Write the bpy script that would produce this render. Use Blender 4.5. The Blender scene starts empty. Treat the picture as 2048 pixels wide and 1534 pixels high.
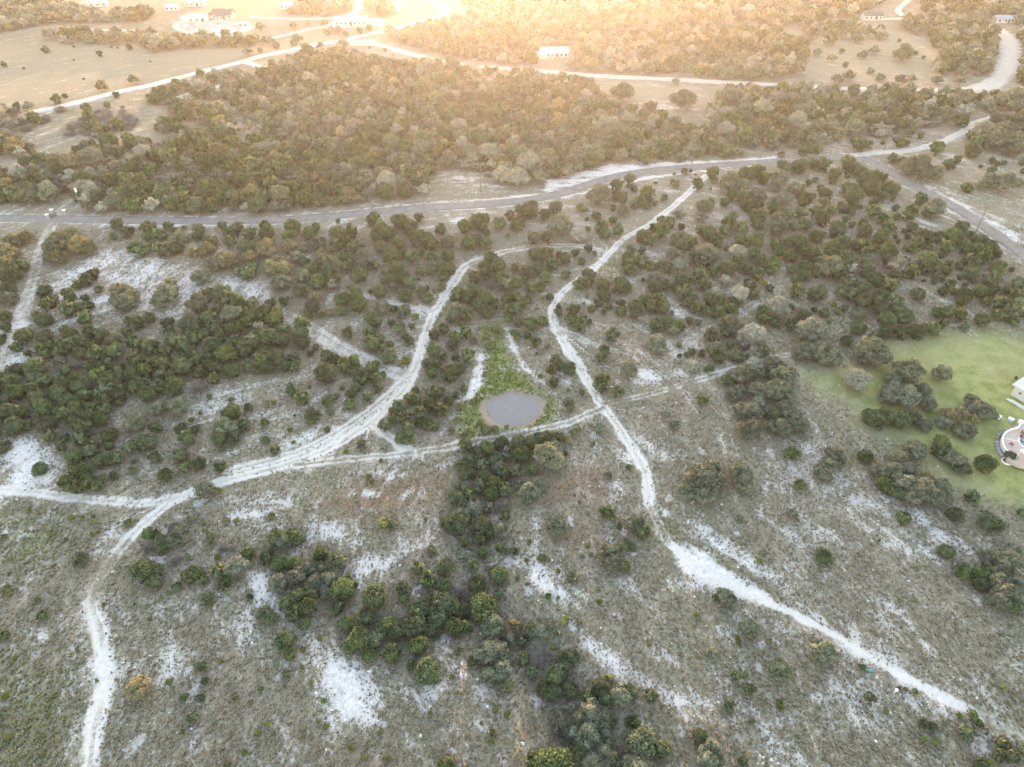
import bpy, math, random
import numpy as np
from mathutils import Vector

# ------------------------------------------------------------------ camera, sky, sun, exposure
C = bpy.context.scene.collection
scn = bpy.context.scene
H = 90.0                         # camera height over the pond-level ground, metres
PITCH = math.radians(38.0)
F = 1366.0                       # focal length in photograph pixels (2048 wide) = 24 mm
SUN_EL, SUN_AZ = 4.4, 0.0       # degrees; azimuth measured from +Y towards +X

cam_d = bpy.data.cameras.new('camera'); cam = bpy.data.objects.new('camera', cam_d); C.objects.link(cam)
cam_d.sensor_width = 36.0; cam_d.lens = 36.0 * F / 2048.0
cam_d.clip_start = 0.5; cam_d.clip_end = 8000.0
cam.location = (0, 0, H); cam.rotation_euler = (math.pi / 2 - PITCH, 0, 0)
scn.camera = cam

world = bpy.data.worlds.new('World'); scn.world = world; world.use_nodes = True
wn = world.node_tree.nodes; wl = world.node_tree.links; wn.clear()
sky = wn.new('ShaderNodeTexSky'); sky.sky_type = 'NISHITA'; sky.sun_disc = False
sky.sun_elevation = math.radians(SUN_EL); sky.sun_rotation = math.radians(SUN_AZ)
sky.altitude = 300; sky.air_density = 1.0; sky.dust_density = 1.0; sky.ozone_density = 1.0
bg = wn.new('ShaderNodeBackground'); bg.inputs['Strength'].default_value = 0.15
wo = wn.new('ShaderNodeOutputWorld')
wl.new(sky.outputs[0], bg.inputs[0]); wl.new(bg.outputs[0], wo.inputs[0])

sun_d = bpy.data.lights.new('sun', 'SUN'); sun = bpy.data.objects.new('sun', sun_d); C.objects.link(sun)
sun_d.energy = 2.0; sun_d.angle = math.radians(0.6); sun_d.color = (1.0, 0.76, 0.58)
_az, _el = math.radians(SUN_AZ), math.radians(SUN_EL)
SUNV = Vector((math.sin(_az) * math.cos(_el), math.cos(_az) * math.cos(_el), math.sin(_el)))
sun.rotation_euler = (-SUNV).to_track_quat('-Z', 'Y').to_euler()
sun.location = (0, 0, 300)

scn.view_settings.view_transform = 'Standard'; scn.view_settings.look = 'None'
scn.view_settings.gamma = 1.0; scn.view_settings.use_curve_mapping = False
scn.view_settings.exposure = 3.78
scn.view_settings.use_white_balance = True            # the camera was balanced for the blue evening shade
scn.view_settings.white_balance_temperature = 7600; scn.view_settings.white_balance_tint = 20
scn.render.engine = 'CYCLES'
scn.cycles.max_bounces = 5; scn.cycles.diffuse_bounces = 3; scn.cycles.glossy_bounces = 2
scn.cycles.transmission_bounces = 3; scn.cycles.volume_bounces = 1; scn.cycles.transparent_max_bounces = 4
scn.cycles.use_denoising = True
scn.cycles.caustics_reflective = False; scn.cycles.caustics_refractive = False

rnd = random.Random(7)
nr = np.random.default_rng(11)
sp, cp = math.sin(PITCH), math.cos(PITCH)

# ------------------------------------------------------------------ terrain
def seg_dist(P, poly, closed=False):
    """distance of points P (n,2) from a polyline (m,2)"""
    poly = np.asarray(poly, float)
    A = poly; B = np.roll(poly, -1, 0)
    if not closed: A, B = A[:-1], B[:-1]
    d = np.full(len(P), 1e9)
    for a, b in zip(A, B):
        ab = b - a; L = max(ab @ ab, 1e-9)
        t = np.clip(((P - a) @ ab) / L, 0, 1)
        q = P - a - t[:, None] * ab
        d = np.minimum(d, np.einsum('ij,ij->i', q, q))
    return np.sqrt(d)

def inside(P, poly):
    poly = np.asarray(poly, float)
    x, y = P[:, 0], P[:, 1]; c = np.zeros(len(P), bool)
    j = len(poly) - 1
    for i in range(len(poly)):
        xi, yi = poly[i]; xj, yj = poly[j]
        c ^= ((yi > y) != (yj > y)) & (x < (xj - xi) * (y - yi) / (yj - yi + 1e-12) + xi)
        j = i
    return c

def poly_mask(P, poly, soft):
    """1 inside, 0 outside, blending over `soft` metres"""
    poly = np.asarray(poly, float)
    out = np.zeros(len(P))
    lo, hi = poly.min(0) - soft * 1.5, poly.max(0) + soft * 1.5
    k = np.where((P[:, 0] > lo[0]) & (P[:, 0] < hi[0]) & (P[:, 1] > lo[1]) & (P[:, 1] < hi[1]))[0]
    if len(k) == 0: return out
    Q = P[k]
    d = seg_dist(Q, poly, True); s = np.where(inside(Q, poly), d, -d)
    out[k] = np.clip(0.5 + s / (2 * soft), 0, 1)
    return out

def line_mask(P, poly, half, soft):
    poly = np.asarray(poly, float); r = half + soft
    out = np.zeros(len(P))
    lo, hi = poly.min(0) - r, poly.max(0) + r
    k = np.where((P[:, 0] > lo[0]) & (P[:, 0] < hi[0]) & (P[:, 1] > lo[1]) & (P[:, 1] < hi[1]))[0]
    if len(k): out[k] = np.clip((half + soft - seg_dist(P[k], poly)) / (2 * soft), 0, 1)
    return out

def h_base(x, y):
    z = 5.0 * np.tanh((y - 140.0) / 110.0)
    z = z + 0.010 * np.maximum(y - 380.0, 0) * np.exp(-np.maximum(y - 380, 0) / 900.0)
    z = z + 0.55 * np.sin(x * 0.031 + 1.3) * np.sin(y * 0.027 + 0.4) + 0.35 * np.sin(x * 0.07 + y * 0.045)
    z = z + 0.018 * np.abs(x)*np.clip(1-np.abs(y-90)/200.0,0,1)
    return z

RAVINES, BASINS, RIDGES = [], [], []
def height(x, y):
    x = np.atleast_1d(np.asarray(x, float)); y = np.atleast_1d(np.asarray(y, float))
    z = h_base(x, y); P = np.stack([x.ravel(), y.ravel()], 1); z = z.ravel().copy()
    for poly, depth, wid in RAVINES:
        k = (P[:, 0] > poly[:, 0].min() - 4 * wid) & (P[:, 0] < poly[:, 0].max() + 4 * wid) & (P[:, 1] < poly[:, 1].max() + 4 * wid)
        if k.any():
            d = seg_dist(P[k], poly); z[k] -= depth * np.exp(-(d / wid) ** 2)
    for poly, depth, wid in RIDGES:
        k = (np.abs(P[:, 0] - poly[:, 0].mean()) < 80) & (np.abs(P[:, 1] - poly[:, 1].mean()) < 80)
        if k.any():
            d = seg_dist(P[k], poly); z[k] += depth * np.exp(-(d / wid) ** 2)
    for (cx, cy, rx, ry, zt, dep) in BASINS:
        e = np.sqrt(((P[:, 0] - cx) / rx) ** 2 + ((P[:, 1] - cy) / ry) ** 2)
        w = np.clip((1.75 - e) / 0.75, 0, 1); w = w * w * (3 - 2 * w)
        bowl = zt + dep * np.clip(e * e - 1.0, -1, 0.55)
        z = z * (1 - w) + bowl * w
    return z
def hz(x, y): return float(height(x, y)[0])

def ray(u, v):
    a, b = (u - 1024.0) / F, -(v - 767.0) / F
    return np.array([a, b * sp + cp, b * cp - sp])
def px(u, v, lift=0.0):
    """photograph pixel -> point on the ground (plus lift metres)"""
    d = ray(u, v); z = 0.0
    for _ in range(14):
        t = (z + lift - H) / d[2]; x, y = d[0] * t, d[1] * t
        z = hz(x, y)
    return np.array([x, y, z])
def pxl(pts): return np.array([px(u, v)[:2] for u, v in pts])
def depth_of(p): return p[1] * cp - (p[2] - H) * sp
def smooth(pts, n=6):
    P = np.asarray(pts, float); out = []
    Q = np.vstack([2 * P[0] - P[1], P, 2 * P[-1] - P[-2]])
    for i in range(1, len(Q) - 2):
        for k in range(n):
            t = k / n
            out.append(0.5 * ((2 * Q[i]) + (-Q[i-1] + Q[i+1]) * t + (2*Q[i-1] - 5*Q[i] + 4*Q[i+1] - Q[i+2]) * t*t + (-Q[i-1] + 3*Q[i] - 3*Q[i+1] + Q[i+2]) * t**3))
    out.append(P[-1]); return np.array(out)

CREEK_PX = [(1010, 895), (985, 960), (955, 1040), (960, 1130), (935, 1200), (1000, 1265), (1080, 1350), (1150, 1430), (1205, 1534), (1220, 1600)]
GULLY_PX = [(610, 1090), (640, 1150), (690, 1230), (790, 1270), (880, 1240), (935, 1200)]
_creek, _gully, _pond = pxl(CREEK_PX), pxl(GULLY_PX), px(1026, 817)
_dam = pxl([(1205, 815), (1150, 840), (1100, 855), (1040, 868), (980, 878), (920, 888), (870, 898)])
_pz = hz(_pond[0], _pond[1])
RAVINES.append((_creek, 1.5, 6.0)); RAVINES.append((_gully, 0.8, 4.0))
RIDGES.append((_dam, 0.5, 3.2))
BASINS.append((_pond[0], _pond[1], 5.6, 5.2, _pz - 0.35, 0.8))
POND = (_pond[0], _pond[1], _pz - 0.35)
CREEK = pxl(CREEK_PX)

# ------------------------------------------------------------------ helpers
def tag(o, label=None, cat=None, group=None, kind=None):
    if label: o['label'] = label
    if cat: o['category'] = cat
    if group: o['group'] = group
    if kind: o['kind'] = kind
    return o
def mesh_np(name, V, Fc, mat=None, smooth_shade=False, attrs=None):
    """V (n,3), Fc (m,3) or (m,4) arrays -> mesh"""
    V = np.asarray(V, np.float32); Fc = np.asarray(Fc, np.int32); k = Fc.shape[1]
    me = bpy.data.meshes.new(name)
    me.vertices.add(len(V)); me.vertices.foreach_set('co', V.ravel())
    me.loops.add(Fc.size); me.loops.foreach_set('vertex_index', Fc.ravel())
    me.polygons.add(len(Fc)); me.polygons.foreach_set('loop_start', np.arange(len(Fc), dtype=np.int32) * k)
    me.polygons.foreach_set('loop_total', np.full(len(Fc), k, np.int32))
    if smooth_shade: me.polygons.foreach_set('use_smooth', np.ones(len(Fc), bool))
    for an, (tp, arr) in (attrs or {}).items():
        a = me.attributes.new(an, tp, 'POINT')
        a.data.foreach_set('color' if tp == 'FLOAT_COLOR' else 'value', np.asarray(arr, np.float32).ravel())
    me.update(calc_edges=True); me.validate()
    if mat: me.materials.append(mat)
    return me
def link(name, me, parent=None, loc=(0, 0, 0), rz=0.0, scale=None):
    o = bpy.data.objects.new(name, me); C.objects.link(o)
    o.location = loc; o.rotation_euler = (0, 0, rz)
    if scale is not None: o.scale = scale if hasattr(scale, '__len__') else (scale,) * 3
    if parent is not None: o.parent = parent
    return o
class MB:
    """collects boxes, bars, prisms into one mesh"""
    def __init__(s): s.v, s.f = [], []
    def add(s, vs, fs):
        n = len(s.v); s.v += [tuple(v) for v in vs]; s.f += [tuple(i + n for i in f) for f in fs]; return s
    def box(s, x0, x1, y0, y1, z0, z1):
        return s.add([(x0,y0,z0),(x1,y0,z0),(x1,y1,z0),(x0,y1,z0),(x0,y0,z1),(x1,y0,z1),(x1,y1,z1),(x0,y1,z1)],
                     [(3,2,1,0),(4,5,6,7),(0,1,5,4),(1,2,6,5),(2,3,7,6),(3,0,4,7)])
    def tube(s, a, b, r0, r1=None, n=6):
        a, b = Vector(a), Vector(b); r1 = r0 if r1 is None else r1
        d = (b - a).normalized(); u = d.orthogonal().normalized(); w = d.cross(u)
        vs = []
        for p, r in ((a, r0), (b, r1)):
            for i in range(n):
                t = 2 * math.pi * i / n; vs.append(p + u * (r * math.cos(t)) + w * (r * math.sin(t)))
        fs = [(i, (i+1) % n, n + (i+1) % n, n + i) for i in range(n)] + [tuple(range(n-1, -1, -1)), tuple(range(n, 2*n))]
        return s.add(vs, fs)
    def prism(s, pts, z0, z1):
        n = len(pts); vs = [(p[0], p[1], z0) for p in pts] + [(p[0], p[1], z1) for p in pts]
        return s.add(vs, [tuple(range(n-1, -1, -1)), tuple(range(n, 2*n))] + [(i, (i+1) % n, n + (i+1) % n, n + i) for i in range(n)])
    def build(s, name, mat, parent=None, loc=(0,0,0), rz=0.0):
        me = bpy.data.meshes.new(name); me.from_pydata([tuple(map(float, v)) for v in s.v], [], s.f); me.update()
        me.materials.append(mat); return link(name, me, parent, loc, rz)
def empty(name, loc=(0,0,0), rz=0.0, scale=None):
    o = bpy.data.objects.new(name, None); C.objects.link(o); o.empty_display_size = 0.5
    o.location = loc; o.rotation_euler = (0, 0, rz)
    if scale is not None: o.scale = scale
    return o

# ------------------------------------------------------------------ materials
def newmat(name):
    m = bpy.data.materials.new(name); m.use_nodes = True; nt = m.node_tree; nt.nodes.clear()
    out = nt.nodes.new('ShaderNodeOutputMaterial')
    return m, nt.nodes, nt.links, out
def principled(N, rough=0.9, spec=0.2):
    b = N.new('ShaderNodeBsdfPrincipled'); b.inputs['Roughness'].default_value = rough
    b.inputs['Specular IOR Level'].default_value = spec; return b
def noise(N, L, scale, detail=3.0, rough=0.55, vec=None):
    t = N.new('ShaderNodeTexNoise'); t.inputs['Scale'].default_value = scale
    t.inputs['Detail'].default_value = detail; t.inputs['Roughness'].default_value = rough
    if vec is not None: L.new(vec, t.inputs['Vector'])
    return t.outputs['Fac']
def mth(N, L, op, a, b=None, clamp=False):
    n = N.new('ShaderNodeMath'); n.operation = op; n.use_clamp = clamp
    for i, s in enumerate((a, b)):
        if s is None: continue
        if isinstance(s, (int, float)): n.inputs[i].default_value = s
        else: L.new(s, n.inputs[i])
    return n.outputs[0]
def mixc(N, L, fac, a, b):
    n = N.new('ShaderNodeMix'); n.data_type = 'RGBA'
    for sock, s in ((n.inputs['Factor'], fac), (n.inputs[6], a), (n.inputs[7], b)):
        if isinstance(s, (int, float)): sock.default_value = s
        elif isinstance(s, tuple): sock.default_value = (*s, 1.0)
        else: L.new(s, sock)
    return n.outputs[2]
def sstep(N, L, v, lo, hi):
    n = N.new('ShaderNodeMapRange'); n.interpolation_type = 'SMOOTHSTEP'
    L.new(v, n.inputs['Value']); n.inputs['From Min'].default_value = lo; n.inputs['From Max'].default_value = hi
    return n.outputs['Result']
def plain(name, col, rough=0.8, var=0.12, nscale=1.5, spec=0.3, metal=0.0):
    m, N, L, out = newmat(name); b = principled(N, rough, spec); b.inputs['Metallic'].default_value = metal
    geo = N.new('ShaderNodeTexCoord')
    f = noise(N, L, nscale, 5.0, 0.6, geo.outputs['Object'])
    c = mixc(N, L, f, tuple(x * (1 - var) for x in col), tuple(min(1, x * (1 + var)) for x in col))
    L.new(c, b.inputs['Base Color']); L.new(b.outputs[0], out.inputs[0]); return m

def leafmat(name, ca, cb, trans=0.25, src='object', warm=None):
    """foliage: two leaf tones spread by noise, varied from tree to tree, part of the light passing through"""
    m, N, L, out = newmat(name)
    geo = N.new('ShaderNodeNewGeometry')
    f = noise(N, L, 0.9, 2.0, 0.6, geo.outputs['Position'])
    f = sstep(N, L, f, 0.35, 0.65)
    if src == 'object': r = N.new('ShaderNodeObjectInfo').outputs['Random']
    else:
        a = N.new('ShaderNodeAttribute'); a.attribute_name = 'tint'; r = a.outputs['Fac']
    c = mixc(N, L, f, ca, cb)
    hsv = N.new('ShaderNodeHueSaturation')
    L.new(c, hsv.inputs['Color'])
    L.new(mth(N, L, 'ADD', mth(N, L, 'MULTIPLY', r, 0.035), 0.482), hsv.inputs['Hue'])
    L.new(mth(N, L, 'ADD', mth(N, L, 'MULTIPLY', mth(N, L, 'FRACT', mth(N, L, 'MULTIPLY', r, 7.13)), 0.5), 0.72), hsv.inputs['Value'])
    L.new(mth(N, L, 'ADD', mth(N, L, 'MULTIPLY', mth(N, L, 'FRACT', mth(N, L, 'MULTIPLY', r, 3.7)), 0.35), 0.68), hsv.inputs['Saturation'])
    col = hsv.outputs[0]
    d = N.new('ShaderNodeBsdfDiffuse'); t = N.new('ShaderNodeBsdfTranslucent'); mx = N.new('ShaderNodeMixShader')
    L.new(col, d.inputs[0])
    tc = mixc(N, L, 0.15, col, (0.22, 0.20, 0.05))
    L.new(tc, t.inputs[0]); mx.inputs[0].default_value = trans
    L.new(d.outputs[0], mx.inputs[1]); L.new(t.outputs[0], mx.inputs[2]); L.new(mx.outputs[0], out.inputs[0])
    return m
# ------------------------------------------------------------------ survey of the photograph
# roads and tracks: centre lines in photograph pixels
ASPHALT = [(-90,436),(0,437),(110,438),(200,439),(300,441),(400,442),(480,442),(560,440),(640,434),(720,427),(800,420),(880,414),(960,409),(1040,402),(1100,392),(1150,379),(1200,362),(1240,352),(1300,342),(1400,333),(1500,326),(1600,318),(1660,314),(1700,313),(1725,316),(1755,328),(1790,350),(1830,374),(1880,398),(1920,421),(1960,447),(2000,475),(2048,510),(2110,560)]
GRAVEL = [(1705,312),(1745,306),(1800,303),(1850,295),(1900,278),(1930,262),(1955,245),(1985,236),(2010,230)]
LIGHT_ROAD = [(715,84),(760,90),(800,102),(850,115),(900,125),(960,133),(1024,139),(1100,144),(1200,152),(1320,158),(1400,162),(1500,167),(1590,172),(1700,178),(1850,181),(1935,180)]
BEND_ROAD = [(1935,180),(1965,175),(1992,163),(2010,143),(2021,115),(2020,90),(2008,70),(1990,58),(1975,52)]
COUNTY_ROAD = [(60,226),(125,213),(180,200),(235,185),(300,172),(350,158),(400,145),(440,135),(485,124),(520,113),(570,103),(620,92),(680,82),(720,72),(780,60),(830,48),(860,42),(883,30),(890,20),(875,8),(855,-4)]
LANE = [(355,196),(385,187),(440,172),(487,162)]
DRIVES = [[(500,35),(600,38),(680,36),(708,27),(718,12),(714,-4)], [(540,78),(600,64),(640,55),(690,52)],
          [(505,54),(480,66),(440,74),(400,72),(370,64),(352,54),(365,47),(420,45),(450,42)],
          [(165,60),(220,61),(265,63),(300,68),(328,76)], [(1822,-4),(1797,18),(1802,30),(1828,38)], [(1828,39),(1780,39),(1737,41)],
          [(485,124),(505,130),(525,138)]]
TRACK_LEFT = [(955,520),(930,532),(910,560),(885,600),(868,625),(855,655),(845,690),(832,730),(815,770),(790,800),(765,825),(735,850),(700,872),(660,895),(620,912),(580,927),(540,938),(500,948),(450,962),(400,980),(360,995),(325,1015),(290,1045),(260,1075),(230,1110),(208,1145),(192,1175),(186,1205),(192,1240),(205,1290),(212,1340),(205,1390),(195,1430),(185,1480),(178,1534),(172,1600)]
TRACK_LEFT2 = [(822,745),(790,778),(750,812),(715,838),(680,860),(640,884),(600,902),(560,916),(520,926),(470,938)]
TRACK_RIGHT = [(1415,350),(1395,368),(1370,392),(1330,425),(1290,455),(1250,475),(1225,500),(1200,525),(1175,548),(1145,568),(1120,590),(1107,615),(1107,645),(1125,680),(1145,710),(1165,745),(1185,780),(1200,805),(1220,830),(1240,860),(1260,890),(1280,920),(1292,950),(1298,985),(1300,1008)]
TRACK_LOWER = [(1335,1085),(1370,1115),(1420,1145),(1480,1175),(1530,1200),(1590,1230),(1650,1260),(1710,1295),(1770,1335),(1830,1365),(1880,1390),(1930,1416),(1985,1440),(2048,1468),(2110,1500)]
TRACK_DAM = [(1205,815),(1150,840),(1100,855),(1040,868),(980,878),(920,888),(870,898),(830,905),(780,911),(700,918),(640,925),(590,930)]
TRACK_LAWN = [(1202,808),(1250,800),(1300,788),(1370,768),(1420,752),(1480,735),(1540,718),(1590,704)]
TRACK_LINK = [(745,850),(790,882),(832,906)]
TRACK_CLEARING = [(372,992),(300,1005),(220,1002),(150,996),(60,984),(-20,978)]
TRACK_UPPER = [(940,528),(970,515),(1010,503),(1070,493),(1150,491),(1200,500)]
TRACK_SPUR = [(865,622),(830,615),(790,607),(750,597),(725,588)]
TRACK_FENCE = [(108,445),(92,475),(76,520),(56,590),(32,660),(8,725)]
TRACK_MIDDLE = [(1112,655),(1150,672),(1190,690),(1230,702)]
TRACK_HILL = [(1510,606),(1460,640),(1400,668),(1360,700),(1330,722)]
TRACK_PINK = [(575,632),(640,668),(700,703),(760,733),(812,755)]
# chalk patches: (weight, softness in metres, outline in pixels)
CHALK = [
 (1.0,2.5,[(150,1205),(185,1195),(215,1250),(250,1320),(243,1370),(215,1405),(195,1425),(178,1400),(160,1335),(196,1290),(168,1250)]),
 (.76,2.0,[(245,1335),(300,1290),(322,1268),(312,1302),(285,1345)]), (.76,2.0,[(38,1262),(75,1243),(112,1270),(80,1298)]),
 (.76,2.5,[(150,1420),(185,1420),(160,1534),(100,1534)]),
 (.92,3.0,[(470,1130),(540,1138),(562,1190),(590,1258),(545,1246),(500,1185)]),
 (.92,3.5,[(600,1275),(660,1288),(742,1305),(765,1350),(775,1450),(735,1475),(690,1470),(662,1508),(636,1470),(625,1400),(605,1340)]),
 (.92,3.0,[(1165,1255),(1230,1298),(1290,1350),(1350,1368),(1448,1390),(1432,1432),(1380,1437),(1330,1412),(1270,1372),(1215,1340),(1160,1290)]),
 (.76,3.0,[(1270,1285),(1350,1290),(1380,1335),(1310,1340)]), (.76,2.5,[(1320,1130),(1420,1160),(1400,1200),(1330,1190),(1310,1160)]),
 (.9,1.5,[(1342,1072),(1380,1078),(1432,1105),(1448,1138),(1400,1130)]), (.95,.8,[(1322,1018),(1338,1016),(1341,1034),(1326,1037)]),
 (.76,2.5,[(920,1430),(990,1428),(1004,1470),(955,1480)]), (.76,2.0,[(885,1370),(915,1360),(930,1420),(905,1430)]),
 (.8,1.2,[(805,1185),(850,1150),(868,1110),(884,1100),(870,1145),(850,1180),(825,1195)]),
 (.7,2.0,[(612,1060),(680,1055),(695,1075),(640,1085)]), (.8,1.5,[(706,974),(750,978),(765,1000),(725,992)]), (.76,1.5,[(775,992),(825,970),(845,985),(800,1008)]),
 (.75,1.2,[(710,940),(770,938),(775,952),(715,955)]), (.76,1.5,[(720,955),(745,955),(700,1000),(690,990)]),
 (.52,5.0,[(400,985),(600,950),(700,950),(680,1010),(600,1060),(480,1060),(400,1030)]),
 (.50,4.0,[(150,1090),(250,1050),(280,1080),(200,1130),(60,1140),(20,1130)]), (.52,4.0,[(200,1020),(330,1040),(300,1070),(180,1120)]),
 (.95,1.0,[(928,795),(945,742),(960,700),(972,712),(968,760),(946,802)]), (.95,1.0,[(1008,655),(1020,698),(1046,738),(1082,770),(1105,782),(1096,764),(1062,738),(1042,708),(1026,664)]),
 (.50,8.0,[(600,760),(830,740),(800,790),(700,860),(560,900),(480,880),(560,800)]), (.47,6.0,[(720,560),(900,600),(850,740),(700,690)]),
 (.48,8.0,[(1120,640),(1300,660),(1480,640),(1500,720),(1300,790),(1200,780)]), (.46,6.0,[(1150,560),(1250,560),(1330,620),(1200,650),(1120,620)]),
 (.45,6.0,[(1220,480),(1400,400),(1480,360),(1470,440),(1350,520),(1290,560)]),
 (.60,6.0,[(60,560),(200,480),(400,520),(560,560),(600,640),(450,650),(330,660),(180,650),(60,700),(20,740)]),
 (.76,3.0,[(0,640),(60,600),(80,660),(60,760),(0,800)]), (.76,3.0,[(560,620),(620,650),(740,720),(810,752),(770,760),(640,700),(560,650)]),
 (.9,4.0,[(0,880),(60,868),(110,890),(128,935),(118,975),(60,990),(0,990)]),
 (.48,10.0,[(1450,760),(1650,780),(1760,920),(1950,1010),(2048,1100),(2048,1250),(1900,1200),(1600,1060),(1450,900)]),
 (.54,10.0,[(1400,1050),(1600,1100),(1900,1250),(2048,1380),(2048,1534),(1800,1534),(1600,1400),(1500,1250)]),
 (.76,3.0,[(1645,1360),(1722,1368),(1735,1420),(1795,1470),(1770,1505),(1690,1440)]), (.76,4.0,[(1536,1440),(1600,1478),(1670,1534),(1530,1560),(1500,1500)]),
 (.66,3.0,[(1740,1060),(1880,1080),(1900,1130),(1800,1130),(1740,1100)]), (.76,2.0,[(1880,1130),(1920,1140),(1950,1110),(1940,1100),(1910,1125)]),
 (.7,3.0,[(1855,298),(1920,308),(1945,328),(1885,332)]), (.45,6.0,[(865,345),(950,342),(985,360),(960,395),(880,395)]),
 (.8,1.5,[(1090,358),(1200,330),(1300,326),(1420,320),(1560,310),(1560,318),(1400,330),(1240,347),(1150,372),(1080,386)]),
 (.75,1.2,[(560,430),(640,424),(800,408),(960,398),(1080,384),(1080,392),(960,403),(800,414),(640,430)]),
 (.85,1.2,[(1160,384),(1300,350),(1420,338),(1420,345),(1300,358),(1180,392)]), (.75,2.0,[(1745,312),(1790,335),(1850,365),(1930,405),(2048,470),(2048,495),(1960,440),(1880,392),(1800,345)]),
 (.76,1.2,[(170,446),(300,447),(480,450),(480,456),(300,454),(170,452)]), (.7,2.0,[(890,432),(950,428),(930,445),(890,452)]),
 (.76,3.0,[(1390,230),(1480,250),(1490,290),(1440,270)]), (.66,3.0,[(1300,200),(1400,215),(1420,225),(1310,222)]),
 (.7,4.0,[(1920,15),(1990,18),(1985,24),(1920,22)]), (.75,5.0,[(330,42),(450,36),(510,48),(500,68),(440,78),(360,66)]), (.75,5.0,[(150,0),(215,0),(212,20),(165,22)]),
 (.75,5.0,[(640,42),(770,40),(770,56),(650,58)]), (.75,5.0,[(780,0),(812,2),(805,18),(778,18)]),
]
CHALK += [(1.0,1.1,[(1328,1076),(1388,1100),(1460,1136),(1565,1195),(1500,1206),(1430,1186),(1362,1140)]), (.86,1.8,[(1640,1250),(1720,1278),(1805,1328),(1885,1385),(1935,1425),(1870,1405),(1795,1368),(1715,1328),(1650,1272)]), (.76,2.5,[(1880,1385),(1990,1440),(1960,1460),(1860,1410)]), (.8,2,[(640,885),(740,820),(815,760),(835,765),(770,835),(690,885),(610,920)]),
 (.76,4,[(420,1020),(520,1000),(600,1020),(560,1060),(440,1060)]), (.76,3,[(600,1040),(700,1030),(760,1090),(700,1110),(620,1090)]), (.76,3,[(700,1110),(800,1080),(860,1090),(800,1150),(720,1190),(690,1160)]),
 (.76,4,[(1000,1110),(1100,1100),(1180,1180),(1160,1260),(1100,1230),(1040,1180)]), (.66,3,[(1180,960),(1250,930),(1290,1000),(1220,1010)]), (.76,2,[(1210,880),(1270,900),(1290,940),(1230,930)]),
 (.76,4,[(1330,1020),(1420,1040),(1540,1130),(1640,1190),(1600,1200),(1480,1150),(1360,1070)]), (.66,3,[(1560,1000),(1660,1050),(1760,1090),(1740,1110),(1620,1070)]), (.76,3,[(1690,930),(1760,960),(1800,1010),(1740,1010)]),
 (.76,3,[(1250,860),(1330,880),(1360,930),(1300,920)]), (.66,3,[(1560,800),(1640,850),(1680,900),(1640,900)]), (.76,3,[(1700,1170),(1800,1200),(1860,1240),(1780,1240)]), (.66,4,[(1640,1200),(1760,1260),(1900,1330),(1960,1370),(1880,1370),(1740,1290)]),
 (.66,4,[(1380,1200),(1480,1240),(1500,1310),(1400,1290)]), (.76,4,[(300,1300),(380,1280),(420,1340),(340,1400),(290,1380)]), (.6,4,[(420,1200),(500,1190),(560,1280),(500,1330),(430,1290)]), (.76,3,[(800,1350),(880,1320),(920,1380),(860,1420),(810,1400)]),
 (.76,3,[(560,880),(640,840),(700,850),(620,890),(540,915)]), (.76,3,[(880,910),(900,900),(800,960),(760,960)]), (.76,2,[(1090,705),(1130,720),(1160,790),(1120,770)]), (.76,3,[(1210,700),(1330,740),(1400,720),(1380,760),(1260,780)]),
 (.56,4,[(300,770),(420,740),(560,760),(480,840),(380,860),(330,830)]), (.66,4,[(880,560),(860,640),(830,700),(780,680),(820,600)]), (.6,4,[(1280,560),(1360,600),(1420,640),(1340,650)])]
GREEN = [  # (weight, softness, outline): green herbage
 (1.0,2.0,[(955,655),(1000,640),(1015,700),(1058,762),(1112,802),(1125,830),(1100,848),(1000,875),(915,880),(920,820),(965,750),(972,700)]),
 (.9,2.0,[(905,880),(1000,868),(1150,838),(1180,850),(1000,888),(900,895)]),
 (.95,2.0,[(215,1120),(235,1130),(200,1215),(180,1215)]), (.9,2.5,[(1300,1012),(1318,1015),(1345,1085),(1320,1090)]),
 (.8,3.0,[(1930,1412),(2048,1455),(2048,1490),(1960,1450)]), (.6,6.0,[(0,1290),(120,1330),(140,1430),(90,1534),(0,1534)]),
 (.5,5.0,[(0,1030),(120,1030),(150,1090),(60,1150),(0,1150)]), (.5,2.0,[(640,430),(760,424),(780,440),(660,448)]),
 (.7,1.0,[(915,560),(945,540),(905,600),(885,640),(850,700),(842,690),(880,615)]), (.45,8.0,[(1500,560),(1700,600),(1760,680),(1600,740),(1500,660)]),
 (.5,5.0,[(1170,530),(1260,500),(1300,540),(1200,580)]), (.5,6.0,[(1640,330),(1760,340),(1800,400),(1650,380)]),
]
LAWN = [(1600,748),(1660,738),(1720,730),(1775,690),(1850,674),(1991,659),(2046,684),(2120,720),(2160,1050),(2048,1012),(1960,990),(1900,965),(1860,930),(1790,880),(1730,850),(1690,800),(1640,775)]
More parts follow.
